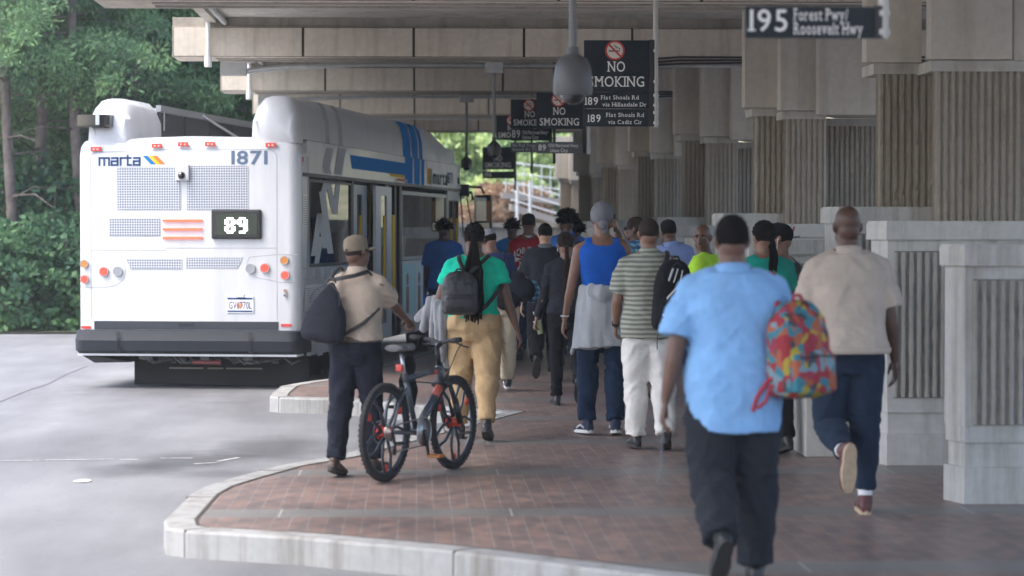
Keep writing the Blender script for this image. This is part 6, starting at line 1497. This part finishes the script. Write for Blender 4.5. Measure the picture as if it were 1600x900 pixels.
q = MB(); q.tube([BBp, ST], .019, 12); q.tube([BBp + Vector((0, .01, .01)), HT0], .028, 12); q.tube([ST - Vector((0, 0, .04)), HT1 - Vector((0, 0, .03))], .020, 12); q.tube([HT0, HT1], .026, 12)
for sx in (-.055, .055): q.tube([BBp + Vector((sx * .4, 0, 0)), (sx, .15, .31), (sx, 0, r0)], .011, 8); q.tube([ST - Vector((-sx * .3, 0, .10)), (sx * .7, .13, .52), (sx, 0, r0)], .009, 8)
q.cyl(tuple(BBp), .028, .08, (1, 0, 0), 16); q.build('frame', M_fr, bike, True)
q = MB(); a = BBp.lerp(HT0, .72); b2 = BBp.lerp(HT0, .92); q.tube([a, b2], .0292, 12); a = ST.lerp(HT1, .80); q.tube([a - Vector((0, 0, .035)), a.lerp(HT1, .6) - Vector((0, 0, .035))], .0215, 12); q.build('frame_decal', mat('bike_decal_red', (.55, .12, .08), .4), bike, True)
q = MB()
for sx in (-.058, .058): q.tube([(sx, WB - .165, .60), (sx, WB - .09, .47)], .017, 10); q.tube([(sx, WB - .09, .49), (sx, WB - .01, r0)], .023, 10)
q.tube([(-.06, WB - .17, .60), (0, WB - .178, .62), (.06, WB - .17, .60)], .022, 10, True); q.tube([(-.06, WB - .11, .53), (0, WB - .10, .66), (.06, WB - .11, .53)], .012, 8, True); q.build('fork', M_black, bike, True)
q = MB(); q.tube([HT1, HT1 + Vector((0, -.03, .13))], .018, 10); q.tube([HT1 + Vector((0, -.03, .12)), HT1 + Vector((0, .03, .15))], .018, 10, True); q.build('stem', M_black, bike, True)
hS = lambda x, y, z: hb + STEER @ Vector((x, y, z))
q = MB(); q.tube([hS(-.29, -.045, .035), hS(-.10, 0, .02), hS(0, 0, 0), hS(.10, 0, .02), hS(.29, -.045, .035)], .0125, 10); hbo = q.build('handlebar', M_black, bike, True)
for sg in (-1, 1):
    q = MB(); q.tube([hS(sg * .30, -.047, .036), hS(sg * .18, -.02, .026)], .018, 12); q.build('grip', M_rubber, hbo, True)
    q = MB(); q.tube([hS(sg * .16, .0, .015), hS(sg * .19, .045, -.01), hS(sg * .27, .04, -.02)], .006, 8, True); q.ball(tuple(hS(sg * .15, 0, .02)), (.022, .022, .018), 10); q.build('brake_lever', M_black, hbo, True)
q = MB(); q.tube([hb + Vector((-.15, .02, .0)), hb + Vector((-.08, .10, -.08)), HT0 + Vector((-.03, .08, .02)), (-.05, WB - .08, .45)], .004, 6); q.tube([hb + Vector((.15, .02, .0)), hb + Vector((.06, .12, -.06)), HT0 + Vector((.03, -.02, 0)), ST + Vector((.02, 0, -.05))], .004, 6); q.build('brake_cable', M_black, bike, True)
q = MB(); q.tube([ST - Vector((0, -.01, .06)), ST + Vector((0, -.045, .13))], .0135, 10); q.build('seat_post', M_steel, bike, True)
sc_ = ST + Vector((0, -.02, .15)); q = MB(); q.loft([[sc_ + Vector((x * w2, y, z + .02)) for x, z in ((-1, -.005), (-.85, .018), (-.3, .028), (.3, .028), (.85, .018), (1, -.005), (.5, -.022), (-.5, -.022))] for y, w2 in ((-.14, .045), (-.125, .075), (-.06, .078), (.0, .045), (.08, .026), (.14, .02))])
organic(q, 'saddle', .006, mat('saddle_vinyl', (.10, .105, .115), .3), bike, 3)
q = MB(); q.cyl((.055, BBp.y, BBp.z), .092, .005, (1, 0, 0), 36); q.cyl((.047, BBp.y, BBp.z), .07, .005, (1, 0, 0), 36); q.ring((.062, BBp.y, BBp.z), .095, .006, (1, 0, 0), 36, 6); q.build('chainring', M_steel, bike, True)
for sg, a in ((1, R(170)), (-1, R(-10))):
    e_ = BBp + Vector((sg * .08, math.sin(a) * .165, math.cos(a) * .165)); q = MB(); q.tube([BBp + Vector((sg * .07, 0, 0)), e_], [.015, .011], 8, True); ck = q.build('crank_arm', M_black, bike, True)
    q = MB(); q.box(tuple(e_ + Vector((sg * .06 - .045, -.04, -.010))), tuple(e_ + Vector((sg * .06 + .045, .04, .010))), bev=.004); q.build('pedal', mat('pedal_orange', (.60, .22, .05), .4) if sg > 0 else M_black, ck)
q = MB(); q.tube([(.05, BBp.y, BBp.z + .094), (.05, 0, r0 + .04)], .005, 6); q.tube([(.05, BBp.y, BBp.z - .094), (.05, .03, r0 - .13), (.05, 0, r0 - .09), (.05, .02, r0 - .04)], .005, 6); q.build('chain', M_steel, bike)
q = MB()
for i in range(6): q.cyl((.028 + i * .005, 0, r0), .055 - i * .006, .003, (1, 0, 0), 24)
q.build('cassette', M_steel, bike); q = MB(); q.tube([(.06, 0, r0 - .01), (.065, .02, r0 - .08), (.06, .03, r0 - .13)], [.012, .010, .008], 8, True); q.cyl((.055, .03, r0 - .13), .022, .01, (1, 0, 0), 14); q.build('derailleur', M_black, bike, True)
q = MB(); p_ = ST + Vector((0, -.055, .04)); q.box(tuple(p_ + Vector((-.024, -.03, -.024))), tuple(p_ + Vector((.024, .0, .024))), bev=.008); q.build('rear_light', mat('rear_light_red', (.55, .07, .06), .3), bike, 40)
# black bag hanging on the far side of the frame
q = MB(); q.ball((-.13, .55, .56), (.05, .10, .17), 16); q.ball((-.12, .56, .74), (.03, .06, .08), 12); q.tube([(-.12, .56, .78), (-.10, .70, .92)], .012, 8, True)
hb2 = organic(q, 'cloth_bag', .010, c_black, None, 3, lambda v: noise.noise(v * 14) * .012); hb2.location = bike.location; hb2.rotation_euler = bike.rotation_euler
tag(hb2, 'black cloth bag hanging against the far side of the bicycle frame', 'bag')

# ---- air
m = bpy.data.materials.new('haze_air'); m.use_nodes = True; n = NT(m); m.node_tree.nodes.remove(m.node_tree.nodes['Principled BSDF'])
pv = n.add('ShaderNodeVolumePrincipled'); pv.inputs['Color'].default_value = (.93, .96, 1, 1); pv.inputs['Density'].default_value = 0.0010; pv.inputs['Anisotropy'].default_value = .3
n.link(pv.outputs[0], m.node_tree.nodes['Material Output'].inputs['Volume'])
q = MB(); q.box((-70, -12, -1.3), (45, 150, 24)); tag(q.build('haze', m), kind='stuff')
